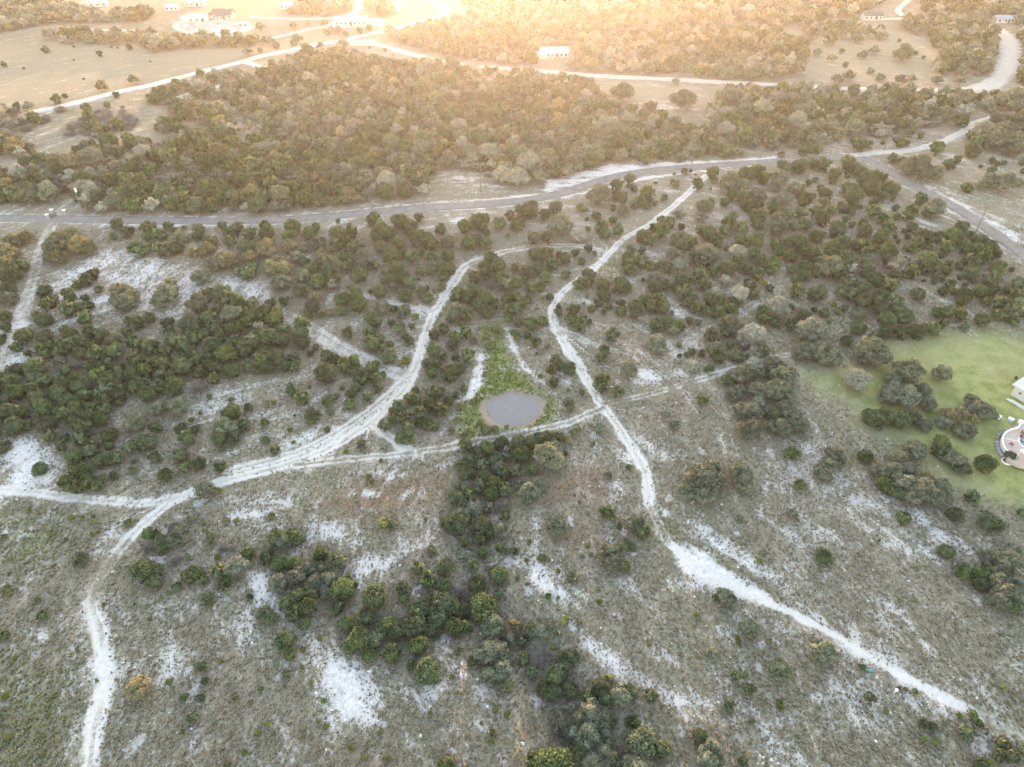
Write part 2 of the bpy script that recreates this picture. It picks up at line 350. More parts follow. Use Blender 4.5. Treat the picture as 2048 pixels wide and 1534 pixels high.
GOLD = [  # sun-bleached pasture
 (1.0,8,[(-60,85),(200,92),(480,92),(560,95),(480,118),(300,160),(120,205),(-60,225)]), (.8,8,[(0,330),(250,260),(420,200),(480,215),(510,270),(480,300),(350,280),(150,310)]),
 (.9,8,[(-60,40),(300,45),(520,50),(700,30),(900,0),(900,-40),(-60,-40)]), (.9,8,[(500,90),(700,60),(880,30),(1000,20),(1000,45),(800,62),(720,82),(900,118),(1100,150),(1100,160),(700,112),(560,112)]),
 (.8,8,[(1560,40),(1780,45),(1850,80),(1880,110),(1870,150),(1700,160),(1600,150),(1610,90)]), (.6,6,[(1180,165),(1300,165),(1450,185),(1420,230),(1300,215)]),
 (.4,8,[(860,420),(1100,400),(1400,345),(1420,360),(1250,470),(1000,490),(900,450)]), (.6,6,[(0,445),(90,450),(80,520),(0,560)]),
 (.5,6,[(0,412),(150,412),(160,432),(0,432)]), (.8,8,[(1936,170),(2048,120),(2048,190),(1980,190)]),
]
RUST = [(.8,3,[(640,1010),(760,950),(900,940),(880,1000),(760,1040)]), (.7,3,[(1050,960),(1180,930),(1240,1000),(1100,1010)]), (.6,3,[(620,1290),(680,1320),(680,1370),(620,1340)]),
        (.7,2,[(560,640),(600,700),(590,720),(570,690)]), (.7,2,[(1690,590),(1760,640),(1880,650),(1860,660),(1740,655)]), (.6,4,[(1100,1060),(1180,1050),(1230,1090),(1120,1100)]), (.5,4,[(650,1500),(760,1495),(780,1534),(640,1534)]),
        (.6,3,[(340,530),(420,530),(440,570),(350,560)]), (.6,3,[(1240,690),(1330,700),(1320,720),(1250,715)])]

# trees and shrubs, measured on 4x enlargements: tile origin in photograph pixels, then (x, y, crown width) in
# enlargement pixels.  J juniper, O live oak, P pale grey-green oak, A oak with golden foliage partly standing in for low sun, B bright leafy brush,
# S juniper seedling, G leafless grey brush
SURVEY = []
def tile(ox, oy, **kinds):
    for k, lst in kinds.items():
        for (x, y, w) in lst: SURVEY.append(('O' if k == 'M' else k, ox + x / 4.0, oy + y / 4.0, w / 4.0))
tile(0, 384,
 J=[(680,245,60),(940,265,110),(1000,235,50),(1110,240,110),(1190,300,130),(1020,320,110),(910,355,75),(1290,345,130),(1180,360,90),(1340,270,80),(1380,300,60),(1470,285,45),(1590,310,110),(1580,350,90),(1690,265,120),(1780,270,90),(1890,290,130),(1830,335,110),(2000,340,120),(1690,385,140),(1840,405,100),(1225,425,90),(1400,440,150),(1090,440,100),(1140,470,120),(1290,475,130),(1050,450,80),(1960,440,170),(2010,600,140),(1990,660,120),(120,560,150),(180,600,110),(50,680,160),(130,650,130),(60,780,150),(30,1000,140),(60,1090,90),(20,1180,80),(745,660,110),(690,695,120),(620,740,90),(790,775,70),(370,790,110),(330,820,70),(540,810,110),(400,870,150),(380,910,120),(570,850,110),(680,850,70),(630,920,130),(710,905,80),(540,960,130),(350,1010,150),(300,990,70),(400,1040,60),(685,1005,130),(1030,1030,80),(1100,1050,110),(1200,1010,100),(1340,1050,120),(1360,1120,100),(190,1150,180),(140,1240,110),(230,1290,70),(360,1160,150),(330,1260,110),(370,1300,100),(400,1240,90),(560,1130,150),(510,1100,80),(540,1230,120),(610,1210,120),(720,1130,120),(810,1150,130),(900,1200,140),(1020,1130,100),(1000,1100,80),(1050,1190,110),(780,1280,80),(870,1260,90)],
 O=[(1440,360,140),(1700,580,150),(1900,640,100),(440,450,180),(390,520,120),(60,860,160),(120,860,100),(920,860,130),(1000,890,200),(1330,830,200),(1280,880,150),(1600,690,170)],
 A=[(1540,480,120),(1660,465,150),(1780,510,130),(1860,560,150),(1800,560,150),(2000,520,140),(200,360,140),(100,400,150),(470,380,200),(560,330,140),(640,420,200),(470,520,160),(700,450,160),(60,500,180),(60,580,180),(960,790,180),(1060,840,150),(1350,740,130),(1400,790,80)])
tile(512, 384,
 J=[(80,275,90),(300,280,160),(470,290,100),(270,365,120),(430,340,150),(80,330,150),(640,330,150),(660,235,50),(750,270,50),(945,200,90),(920,235,110),(990,270,120),(1150,235,160),(1300,215,80),(1230,260,150),(770,330,110),(700,380,150),(640,440,120),(765,460,120),(1060,320,170),(980,350,150),(1130,415,130),(1290,350,190),(1230,320,100),(1370,380,150),(1000,450,110),(1310,440,90),(1410,440,120),(1320,480,80),(1180,495,80),(1250,520,130),(1080,500,180),(1400,535,130),(1530,510,140),(1480,290,110),(1670,290,130),(1790,230,190),(1940,250,130),(1840,325,80),(1700,400,160),(1850,410,140),(1780,380,120),(2030,190,90),(2010,350,50),(390,570,110),(440,620,150),(740,590,110),(720,520,150),(650,520,100),(560,680,150),(650,690,80),(820,660,160),(940,590,100),(1120,610,180),(1180,680,150),(1080,690,140),(1240,740,110),(500,730,130),(360,790,130),(680,860,160),(800,830,130),(820,900,150),(450,910,120),(430,970,100),(690,950,90),(990,800,150),(1190,820,150),(1340,800,120),(1370,850,100),(1310,640,90),(1420,610,130),(1540,610,140),(1500,680,100),(1300,690,40),(1480,770,80),(1420,790,40),(1010,720,50),(920,800,50),(220,870,100),(110,900,110),(150,1020,170),(370,1060,130),(360,1140,150),(370,1200,140),(740,1130,100),(920,1010,110),(960,1060,100),(910,1130,110),(930,1210,160),(990,1190,100),(1050,1240,120),(1060,1320,150),(1110,935,80),(1190,940,100),(1160,985,70),(1080,1045,70),(1155,1090,110),(1240,1070,60),(1190,1155,70),(1230,1190,80),(430,1290,70),(480,1240,60),(100,1150,200),(200,1190,150),(60,1290,160),(150,1320,170),(220,1380,150),(310,1380,110),(300,1330,100),(90,1400,150),(20,1420,100),(560,1310,120),(630,1340,90),(570,1450,200),(700,1400,130),(780,1370,120),(770,1420,100),(870,1470,130),(840,1500,120),(960,1390,80),(920,1420,110),(960,1490,110),(1020,1460,60),(1880,530,130),(1830,590,140),(1940,600,160),(1750,690,130),(1830,660,120),(1960,680,160),(1990,750,130),(1750,780,150),(1620,830,130),(1700,840,130),(1590,870,100),(1840,850,180),(1900,900,120),(1780,900,120),(1840,950,150),(1560,1020,80),(1690,1000,120),(1430,1150,110),(1500,1100,100),(1590,1170,110),(1580,1220,110),(1680,1130,110),(1740,1190,70),(1420,1270,130),(1490,1310,100),(1600,1310,80),(1690,1320,130),(1360,1370,80),(1440,1380,90),(1550,1440,200),(1620,1400,150),(1410,1450,110),(2010,870,110),(2010,950,90),(2020,1010,70)],
 O=[(840,400,110),(500,410,150),(1545,400,140),(180,560,160),(380,440,120),(330,520,140),(600,590,200),(860,550,170),(200,720,180),(380,680,150),(1020,650,70),(620,740,130),(1100,770,100),(1000,925,150),(1610,960,170)],
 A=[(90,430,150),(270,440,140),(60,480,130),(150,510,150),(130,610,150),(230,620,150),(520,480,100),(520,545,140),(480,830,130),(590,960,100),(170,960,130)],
 B=[(780,205,90),(740,760,70),(520,990,90),(1850,490,80),(1640,1050,80),(1860,1230,100),(1860,1150,120),(1930,1090,130)],
 S=[(1270,990,80),(1200,1350,90)], G=[(1880,740,120)])
tile(1024, 384,
 J=[(140,150,170),(60,160,100),(260,180,110),(350,120,140),(830,30,100),(890,40,80),(1080,10,120),(1215,45,70),(980,100,90),(1030,80,90),(1100,65,60),(1140,95,50),(890,90,50),(1080,115,60),(810,130,60),(680,195,90),(810,230,80),(320,230,60),(185,380,110),(280,370,110),(720,290,120),(740,340,100),(850,310,100),(60,230,110),(30,280,110),(1590,70,60),(1200,240,100),(1260,260,110),(1350,285,70),(1130,290,80),(1060,350,170),(1190,330,130),(1100,390,120),(1370,390,210),(1430,420,110),(1310,420,100),(950,465,80),(1045,475,70),(930,510,90),(910,520,80),(610,455,70),(665,495,45),(505,495,70),(560,555,75),(200,500,160),(280,520,130),(380,510,80),(430,540,100),(310,570,110),(210,610,150),(340,600,80),(160,670,50),(110,640,120),(270,690,120),(425,660,90),(150,775,110),(230,770,90),(40,730,100),(100,710,60),(30,610,80),(290,640,60),(625,660,140),(610,720,90),(560,735,110),(520,735,80),(730,740,140),(820,790,60),(740,820,140),(890,745,150),(850,710,70),(1045,705,40),(920,770,80),(930,590,140),(1040,560,120),(980,560,120),(940,620,110),(1110,590,100),(1240,610,100),(1150,760,140),(1230,740,100),(1280,750,60),(1290,790,50),(1590,330,150),(1520,310,110),(1640,400,120),(1730,240,130),(1770,190,80),(1830,300,120),(1700,310,110),(1900,100,150),(1960,190,160),(1850,110,80),(1750,40,90),(1700,90,90),(1840,30,130),(1970,250,130),(1820,380,120),(1950,390,150),(1970,120,100),(1720,450,50),(1930,490,120),(1990,540,110),(1460,540,120),(1560,560,110),(1730,610,170),(1800,570,120),(1880,620,110),(1520,680,130),(1610,640,100),(1380,700,150),(1330,690,110),(1430,740,100),(1490,620,100),(1540,750,110),(1650,880,130),(1780,880,110),(1900,740,130),(1970,660,110),(1930,820,100),(2010,600,80),(1440,860,140),(1380,810,130),(1480,920,120),(1560,950,110),(1640,960,130),(1760,950,130),(1590,880,130),(1380,890,80),(495,950,110),(640,935,70),(690,890,80),(775,910,70),(735,960,50),(870,900,80),(880,950,100),(990,930,130),(1060,860,140),(1170,860,110),(1210,930,120),(980,980,100),(1110,920,110),(1280,965,40),(1160,1070,140),(1260,1040,160),(1350,1070,110),(1420,1025,70),(1490,1050,60),(460,1030,80),(560,1010,90),(620,1040,50),(530,1060,130),(370,920,50),(375,960,80),(300,840,70),(150,1050,150),(240,1030,100),(45,1035,90),(30,1135,90),(120,1150,70),(185,1210,90),(280,1235,55),(30,940,110),(20,850,110),(130,860,80),(90,890,100),(800,1140,130),(740,1280,100),(720,1330,100),(1340,1310,45),(1440,1280,70),(1400,1300,50),(1590,1410,70),(1550,1420,40),(355,1370,130),(450,1410,140),(300,1420,80),(340,1510,90),(715,1510,130),(1600,1150,130),(1700,1120,120),(1640,1310,130),(1740,1230,80),(1780,1310,110),(2000,1280,120),(2000,970,110),(2010,1020,90),(1520,1290,60),(1730,1500,120)],
 O=[(700,40,200),(890,150,130),(390,270,220),(1340,170,120),(1530,125,160),(1510,210,110),(1190,590,120),(1290,500,130),(1150,710,140),(1960,30,160),(1570,490,180),(1290,1110,100),(1150,1215,190),(930,1430,160),(1740,1070,200),(1620,1260,160),(1850,1310,120),(1940,1290,150),(1820,1470,200),(1900,1440,150),(2000,1450,120)],
 P=[(540,350,160),(1330,580,150),(1800,490,180),(1700,710,120),(1810,830,190),(1620,820,140),(1430,1390,140),(1920,1150,210),(1880,1200,180),(2020,920,80),(1940,1390,180)],
 B=[(560,120,140),(140,330,70),(2010,720,90)], S=[(600,215,40),(610,295,50),(235,240,40),(600,830,40),(245,850,30),(200,1290,35),(195,930,30),(575,885,35),(1340,1220,50),(225,1470,50)])
tile(1536, 384,
 J=[(260,20,110),(460,20,140),(340,50,80),(290,90,100),(450,100,100),(700,40,190),(840,85,80),(910,45,90),(995,50,50),(600,120,120),(660,150,100),(740,120,40),(675,100,40),(830,160,130),(40,140,110),(140,170,160),(260,170,110),(390,170,120),(500,160,100),(620,225,70),(670,265,60),(770,245,90),(1020,135,60),(930,210,130),(1030,200,70),(960,280,120),(1130,185,130),(1210,75,120),(1270,170,90),(200,280,80),(290,260,130),(440,230,130),(60,320,110),(560,310,170),(390,340,150),(770,310,150),(900,360,150),(1150,290,100),(1090,310,50),(1230,350,160),(1290,390,80),(1370,370,110),(1490,365,180),(1420,350,100),(1560,270,100),(1530,310,130),(1690,385,140),(1620,340,80),(1790,440,150),(1680,470,130),(1580,460,130),(1720,520,130),(1820,500,110),(1840,580,150),(1130,440,110),(1190,410,110),(1110,365,60),(1040,400,40),(1020,360,50),(1285,465,90),(1430,460,120),(1380,510,60),(960,430,80),(970,480,160),(850,450,70),(780,420,100),(700,430,120),(600,410,180),(520,480,190),(640,540,170),(330,480,180),(400,530,100),(250,400,180),(150,420,150),(60,420,120),(180,510,140),(100,480,100),(40,590,130),(790,490,110),(800,550,130),(980,540,150),(1080,560,100),(1130,640,130),(1010,670,90),(790,620,150),(560,660,120),(300,590,150),(180,620,90),(300,660,140),(390,650,90),(215,700,80),(650,720,130),(760,760,150),(600,800,140),(670,820,120),(860,690,160),(990,760,130),(920,720,110),(900,820,150),(750,870,170),(870,890,120),(230,800,130),(390,810,170),(1020,880,130),(920,930,150),(1040,950,150),(960,1000,180),(1120,990,140),(1080,1020,100),(1210,820,130),(1280,545,180),(1240,610,110),(1360,600,120),(1430,640,80),(1340,670,70),(1450,575,60),(1540,590,80),(1600,560,130),(1650,600,120),(1610,650,140),(1780,690,160),(1830,650,120),(2000,730,120),(2030,740,90),(1950,620,50),(1250,705,40),(1325,720,50),(1400,700,50),(1450,740,90),(1640,720,45),(1570,750,50),(1530,690,40),(1390,795,80),(1480,790,70),(1580,820,150),(1690,790,140),(1780,820,110),(1810,780,100),(1910,790,80),(1980,830,110),(1545,885,100),(1745,880,90),(1860,910,130),(1980,890,130),(1930,960,130),(1840,985,110),(1970,1030,100),(2030,980,60),(1720,1020,150),(1360,970,110),(1440,950,140),(1540,1000,110),(1405,1050,80),(1575,1080,90),(1330,1100,120),(1190,1110,170),(1250,1090,100),(1060,1130,120),(940,1120,140),(830,1160,80),(60,1040,100),(180,1060,120),(180,930,80),(290,980,140),(370,940,60),(450,970,90),(560,950,70),(610,935,70),(720,1080,150),(630,1190,110),(430,1090,110),(20,640,70),(10,770,80)],
 O=[(130,60,160),(40,60,80),(1330,140,190),(90,240,170),(500,600,240),(730,970,140),(280,1280,180),(400,1280,200),(500,1330,190),(750,1340,150),(1120,1440,270),(1390,1470,180),(1000,1500,150),(50,1400,200),(170,1470,160),(100,1480,200)],
 P=[(1040,600,190),(680,620,120),(70,930,200),(340,1110,260),(700,1510,220)], M=[(830,1290,280)], S=[(490,1040,40),(530,900,50),(1985,1485,30)])
tile(0, 768,
 J=[(310,675,150),(540,790,120),(600,830,130),(650,690,180),(700,780,150),(590,570,180),(720,540,130),(800,610,140),(880,600,150),(940,590,120),(640,460,130),(740,480,100),(870,400,160),(870,500,80),(820,280,150),(490,510,90),(640,330,110),(730,210,120),(520,430,80),(110,340,180),(220,330,100),(1020,290,60),(1250,350,110),(1180,460,180),(1130,500,100),(1460,370,120),(1490,430,130),(1560,360,80),(1840,240,180),(1960,330,110),(1750,440,150),(1860,420,150),(1990,190,80),(1240,590,100),(1440,570,150),(1480,660,110),(1580,640,140),(1320,730,140),(1760,665,110),(1060,680,80),(910,730,80),(950,155,70),(1040,500,120),(780,820,100),(1190,1200,130),(1250,1210,80),(1680,1240,100),(1500,1380,60),(1030,1110,70),(1150,1490,220),(1240,1500,150),(1750,1490,120),(1560,1510,150),(1990,1340,130),(400,420,120),(30,500,110)],
 O=[(1080,320,170),(1270,190,150),(1430,180,180),(1800,350,200),(1640,850,170),(1430,1210,200),(1540,1060,110),(640,1410,140)],
 B=[(820,740,80),(1800,1100,90),(1640,1170,60),(230,1000,70),(260,1070,50),(130,1110,50),(30,1220,80)],
 G=[(1060,600,100),(1850,1300,100),(1780,1300,110)],
 S=[(1670,100,50),(1840,120,60),(1530,280,60),(1600,230,40),(1780,520,50),(1860,500,40),(1750,850,60),(1630,1110,50),(1890,1090,50),(570,1070,45),(650,1065,45),(740,1100,60),(745,1055,40),(730,1200,50),(780,1185,40),(430,1190,55),(530,1240,40),(420,1460,40),(75,1510,40),(1740,1380,60)])
tile(512, 768,
 J=[(290,60,110),(380,120,130),(455,265,130),(575,140,105),(590,230,65),(755,165,115),(750,80,90),(890,100,95),(800,30,90),(960,55,60),(980,15,80),(640,105,60),(70,310,75),(270,365,50),(570,360,60),(80,450,80),(150,525,90),(850,485,90),(270,15,60),(1140,185,150),(1080,210,60),(1240,110,120),(1280,55,80),(1290,140,90),(1090,285,85),(1020,330,110),(1190,270,130),(1210,350,120),(1170,420,150),(1310,240,130),(1320,310,110),(1380,330,110),(1400,160,150),(1430,80,130),(1470,210,130),(1540,140,100),(1600,90,60),(1660,35,70),(1500,220,80),(1440,340,70),(1480,60,80),(1220,430,100),(1760,560,150),(1850,520,150),(1960,480,150),(1700,620,150),(1650,650,100),(1920,600,160),(1700,700,150),(1830,740,160),(1660,740,90),(1980,720,130),(1900,800,160),(1610,830,80),(1700,880,130),(1600,900,150),(1880,880,150),(1990,850,140),(1650,960,100),(1600,1130,220),(1500,1100,80),(1880,1200,110),(1940,1300,90),(1660,1270,90),(1830,1350,110),(1410,1340,90),(1520,1470,180),(1990,1050,100),(1300,1480,120),(2010,1340,70),(1890,1490,80),(1090,1130,90),(170,1220,160),(280,1220,160),(330,1250,110),(80,1400,130),(520,1370,130),(180,1430,160),(300,1440,150),(640,1410,130),(620,1490,120),(110,1350,80)],
 O=[(1800,650,130),(2010,560,130),(1950,680,150),(1780,820,140),(1860,990,130),(1740,1000,160),(1650,1360,110),(150,1260,120),(230,1260,150),(420,1480,160)],
 B=[(1640,170,120),(1750,130,100),(1610,280,80),(1700,380,180),(1830,370,140),(1900,360,90),(1580,360,80),(2000,340,60),(1720,1460,160),(1030,1100,150),(320,890,50),(1360,1080,60),(530,1450,120)],
 G=[(1720,930,120)], S=[(90,160,50),(140,150,45),(430,20,40),(690,25,50),(310,250,35),(300,460,45),(720,535,50),(1000,610,40),(900,740,60),(930,780,50),(120,1050,70)])
tile(1024, 768,
 J=[(460,175,110),(715,15,130),(850,65,110),(560,65,55),(330,10,60),(430,560,50),(940,665,60),(1520,140,110),(1830,200,130),(50,460,150),(180,460,180),(300,420,150),(80,560,180),(370,440,120),(30,700,110),(160,690,110),(760,1030,130),(1040,1190,130),(860,1320,90),(960,1300,80),(20,1330,70),(900,1470,100)],
 O=[(700,350,110),(770,730,100),(1240,230,80),(1300,340,110),(1540,780,300),(1600,720,240),(1480,700,200),(1420,850,170),(1550,880,200),(1650,780,150),(1830,720,200),(1850,800,180),(1900,370,220),(1900,230,220),(1800,60,160),(1960,60,170),(1760,110,100),(1960,150,150),(2020,230,80),(60,800,120),(140,860,180),(210,810,150),(110,900,150),(360,1140,200),(330,1170,130),(990,1120,170),(780,1360,190),(800,1420,160),(1820,1080,70)],
 B=[(630,475,80),(510,380,120),(450,440,90),(810,1070,80)], S=[(450,45,35),(860,1140,60),(540,940,40),(500,890,30),(140,1250,40),(600,1290,50),(560,1370,50),(240,1380,90),(630,1360,50),(370,1500,50),(1980,1410,60),(910,1250,50),(110,1410,50),(480,1510,40)])
tile(1536, 768,
 J=[(50,240,150),(830,260,180),(960,250,200),(1060,280,200),(1150,250,170),(880,310,140),(1380,490,170),(1350,540,120),(1740,640,190),(950,790,200),(1050,860,160),(780,570,150),(190,560,125),(255,810,90),(1630,890,125),(1490,1040,150),(1760,1090,180),(1830,1130,120),(1090,1080,125),(460,1390,180),(1430,1330,150),(1560,1500,150),(1700,1510,160),(2030,1030,80),(1940,580,90)],
 O=[(60,60,200),(140,60,180),(130,200,170),(200,280,200),(100,350,180),(260,340,160),(20,330,120),(1010,50,200),(960,100,180),(1100,110,230),(1230,60,150),(1280,160,150),(1250,330,140),(1680,200,230),(1620,150,150),(1750,240,170),(1570,380,180),(1400,300,150),(1450,570,160),(1500,620,180),(1560,680,150),(1160,530,200),(1110,680,150),(900,700,180),(1100,800,220),(1230,850,250),(1370,830,200),(1330,900,180),(1150,900,180),(1420,860,130),(540,570,180),(480,650,160),(430,700,170),(580,620,130),(190,1040,110),(1760,1390,150),(1900,1420,230),(1980,1350,120),(1850,1500,200)],
 A=[(1450,260,200),(1540,250,160),(1630,290,130),(1040,590,150),(1010,680,160),(1250,730,160)], B=[(890,1250,40)])
tile(0, 1150,
 J=[(1240,50,160),(1130,20,120),(1510,20,130),(1620,30,100),(1420,95,90),(1810,50,130),(1660,190,100),(340,320,100),(40,480,90),(1620,740,100),(1640,850,70),(1480,980,70),(1605,985,70),(1540,1140,90),(20,1110,80),(2000,180,60)],
 A=[(1110,900,220)], B=[(280,200,110),(1280,190,70),(1340,150,70),(770,850,60)],
 S=[(60,140,90),(60,90,50),(120,670,50),(480,590,30),(630,610,40),(1755,680,50),(1460,1250,40),(335,1440,60),(40,960,70),(420,970,40),(70,1290,70),(1955,1410,65),(1820,1510,70),(1350,850,60),(1870,990,40),(2000,1020,40),(1690,240,40),(830,230,40),(1200,350,40),(1080,230,30)])
tile(512, 1150,
 J=[(240,530,190),(270,640,90),(120,350,120),(260,200,180),(300,300,140),(330,160,150),(420,270,190),(440,130,180),(390,390,90),(660,260,120),(730,20,60),(800,70,55),(1170,110,120),(1190,190,100),(1380,250,230),(1300,280,200),(1480,230,250),(1560,260,200),(1450,340,200),(1650,290,170),(1680,410,110),(720,400,160),(880,350,180),(820,500,230),(930,520,180),(760,560,150),(1060,400,180),(1120,450,170),(1000,470,120),(1300,570,190),(1090,630,170),(1360,770,270),(1240,730,90),(1420,830,120),(1500,80,150),(1770,70,180),(1720,690,80),(1520,1510,150),(1940,150,90)],
 O=[(70,310,150),(480,60,170),(560,130,140),(180,60,180),(600,40,180),(1900,420,220),(2020,530,150),(1880,610,270),(1830,640,200),(1960,760,180),(1880,790,170),(1870,870,100)],
 B=[(2000,880,190),(330,940,40)],
 S=[(1610,600,60),(1570,810,50),(235,790,90),(365,735,40),(440,860,50),(545,1005,60),(555,1210,55),(500,1170,40),(995,1250,50),(1000,1120,40),(1390,1100,45),(90,1190,50),(140,1260,40),(40,905,50),(10,1270,60),(860,1460,55),(1040,1460,70),(760,1380,50),(880,1390,35),(1920,1070,60),(2005,1110,70),(1890,1250,60),(1880,1320,70),(1800,1180,40),(510,500,50),(380,590,60)])
tile(1024, 1150,
 J=[(160,430,150),(100,530,110),(160,780,100),(90,680,130),(420,700,200),(480,640,150),(350,800,200),(250,900,150),(330,930,190),(480,920,160),(700,890,180),(740,970,150),(950,940,150),(620,960,150),(1110,975,130),(560,1400,200),(480,1450,180),(160,1490,130),(390,1130,150),(980,1180,120),(930,1180,90),(1210,1390,180),(1500,1290,150),(1640,1480,150),(1650,190,80),(1740,1050,110),(1900,920,110),(1780,800,90),(480,20,100),(290,170,60),(920,1310,80),(1840,1480,90)],
 O=[(240,450,160),(880,960,200),(540,1180,200),(630,1130,230),(700,1150,200),(400,1200,200),(600,1280,250),(480,1260,180),(740,1280,150),(650,1350,220),(730,1420,200),(800,1490,180),(640,1490,200),(1590,1390,180),(1560,1470,200),(1700,170,150),(1750,220,130),(1900,420,170),(1600,620,120)],
 A=[(20,400,130)], B=[(340,560,90),(830,1180,130),(430,360,130),(540,380,60),(40,30,60),(120,70,60),(370,180,50),(1920,1170,70)], G=[(230,640,200)],
 S=[(350,465,50),(1080,1240,70),(1870,790,60),(1800,500,50),(1810,540,50),(690,110,40),(700,210,60),(1090,550,50),(1470,310,50),(770,830,90)])
tile(1536, 1150,
 J=[(815,990,100),(1700,60,150),(1950,240,180),(1240,1190,90),(1320,1220,80),(1640,1130,90),(1690,1190,70),(1570,1240,110),(1600,1300,80),(1900,1370,110),(1870,1340,80),(1840,1450,110),(1950,1450,130),(1700,1510,120),(760,740,60)],
 O=[(440,620,230),(100,750,200),(1850,60,200),(1900,150,250),(1850,200,200),(1980,100,150)], B=[(1790,1500,110),(1900,900,90),(1800,800,50),(2030,1000,40)],
 S=[(100,1035,85),(1340,1330,80),(1240,1310,60),(1530,1120,60),(1100,910,40),(1180,930,60),(10,530,50),(950,1090,50)])
tile(1536, 0,
 J=[(930,1230,80),(1045,1215,45),(1000,1270,100),(1350,1200,110),(1380,1170,80),(1460,1320,110),(1520,1280,70),(1640,1200,150),(1660,1150,130),(1750,1030,150),(1790,1290,60),(1780,1370,80),(1840,1310,50),(1890,1300,50),(1700,1330,40),(2030,1300,60),(1590,1500,100),(2040,1370,50),(1050,1135,100),(1110,1140,60),(1220,1090,60),(1140,1070,80),(1400,1050,200),(1550,970,120),(920,1140,40),(740,1160,130),(800,1155,80),(540,1180,170),(290,1200,120),(390,1200,90),(200,1210,150),(110,1230,60),(130,1330,150),(250,1330,150),(350,1310,100),(440,1330,120),(640,1310,130),(540,1390,110),(650,1350,100),(720,1360,120),(790,1430,170),(860,1400,110),(930,1420,80),(520,1440,90),(380,1440,60),(320,1470,60),(640,1410,50),(830,1500,160),(640,1510,160),(1000,1500,150),(1030,1450,80),(940,1510,100),(420,1510,70),(260,1510,90),(500,310,130),(590,410,50),(230,330,80),(620,520,50),(1180,425,40),(1245,460,30),(1050,325,30)],
 O=[(1080,1275,80),(1200,1350,250),(1340,1380,150),(1130,1330,150),(1780,1100,250),(1900,1050,200),(1990,1130,180),(1960,1200,150),(1700,1480,120),(1780,1450,150),(1900,1470,200),(2010,1460,100),(700,1110,110),(390,1120,140),(90,1420,170),(200,1500,130),(60,1490,130),(510,465,100),(395,425,90),(760,440,100),(850,400,110),(1080,440,160),(820,570,80),(720,310,110),(330,310,110),(900,620,100),(1060,640,110),(1150,630,110),(1360,640,120),(1540,650,110),(640,610,120),(560,640,110)])
tile(1024, 0,
 J=[(1610,1395,110),(1485,1480,100),(1620,1450,60),(1880,1400,180),(1960,1370,130),(2010,1430,120),(1380,1375,60),(1425,1370,40),(950,1440,100),(840,1490,110),(980,1510,70),(1280,1460,50),(1315,1485,60),(1330,1270,80),(1220,1235,110),(1080,1250,140),(900,1150,150),(1020,1100,90),(860,1190,70),(320,580,40),(30,580,90)],
 O=[(1750,1480,200),(1850,1490,150),(510,590,80),(610,600,90),(850,590,150),(1150,590,130),(1430,640,130),(1310,660,80),(1800,680,130),(1900,690,80),(880,740,250),(1360,800,220),(1720,780,220),(1230,1060,140)],
 S=[(1590,1510,30),(1300,1390,35),(1470,1395,25),(740,1495,35),(930,1485,40),(1150,1460,35),(1330,1450,40)])
tile(0, 0,
 J=[(1850,510,180),(1750,520,90),(930,760,60),(860,845,60),(690,865,80),(980,865,40),(450,795,90),(520,765,50),(140,855,70),(800,435,50),(1030,380,50),(360,395,70),(30,520,50),(1110,710,100),(1600,600,80),(870,1120,160),(250,1220,70),(160,1300,40),(190,545,25),(1200,490,20),(590,370,25),(890,375,25),(940,380,20),(590,480,15),(670,630,20)],
 O=[(1250,640,110),(1060,640,110),(990,700,90),(1980,415,100),(220,850,110)], A=[(815,695,130),(1340,600,150),(1220,380,110),(410,240,70),(1680,275,40)])
tile(512, 0,
 J=[(720,275,60),(830,250,60),(905,235,60),(300,345,60),(160,370,60),(30,400,50),(420,430,120),(610,440,130),(125,500,70),(950,315,30),(985,335,30),(1035,400,35),(910,380,20)],
 O=[(300,205,80),(415,190,50),(540,190,90),(600,240,90),(660,240,90),(570,260,70),(700,360,100),(520,380,80),(410,400,110),(30,220,100),(120,330,100),(330,310,120),(60,330,90)], A=[(920,440,40),(1095,440,30)])

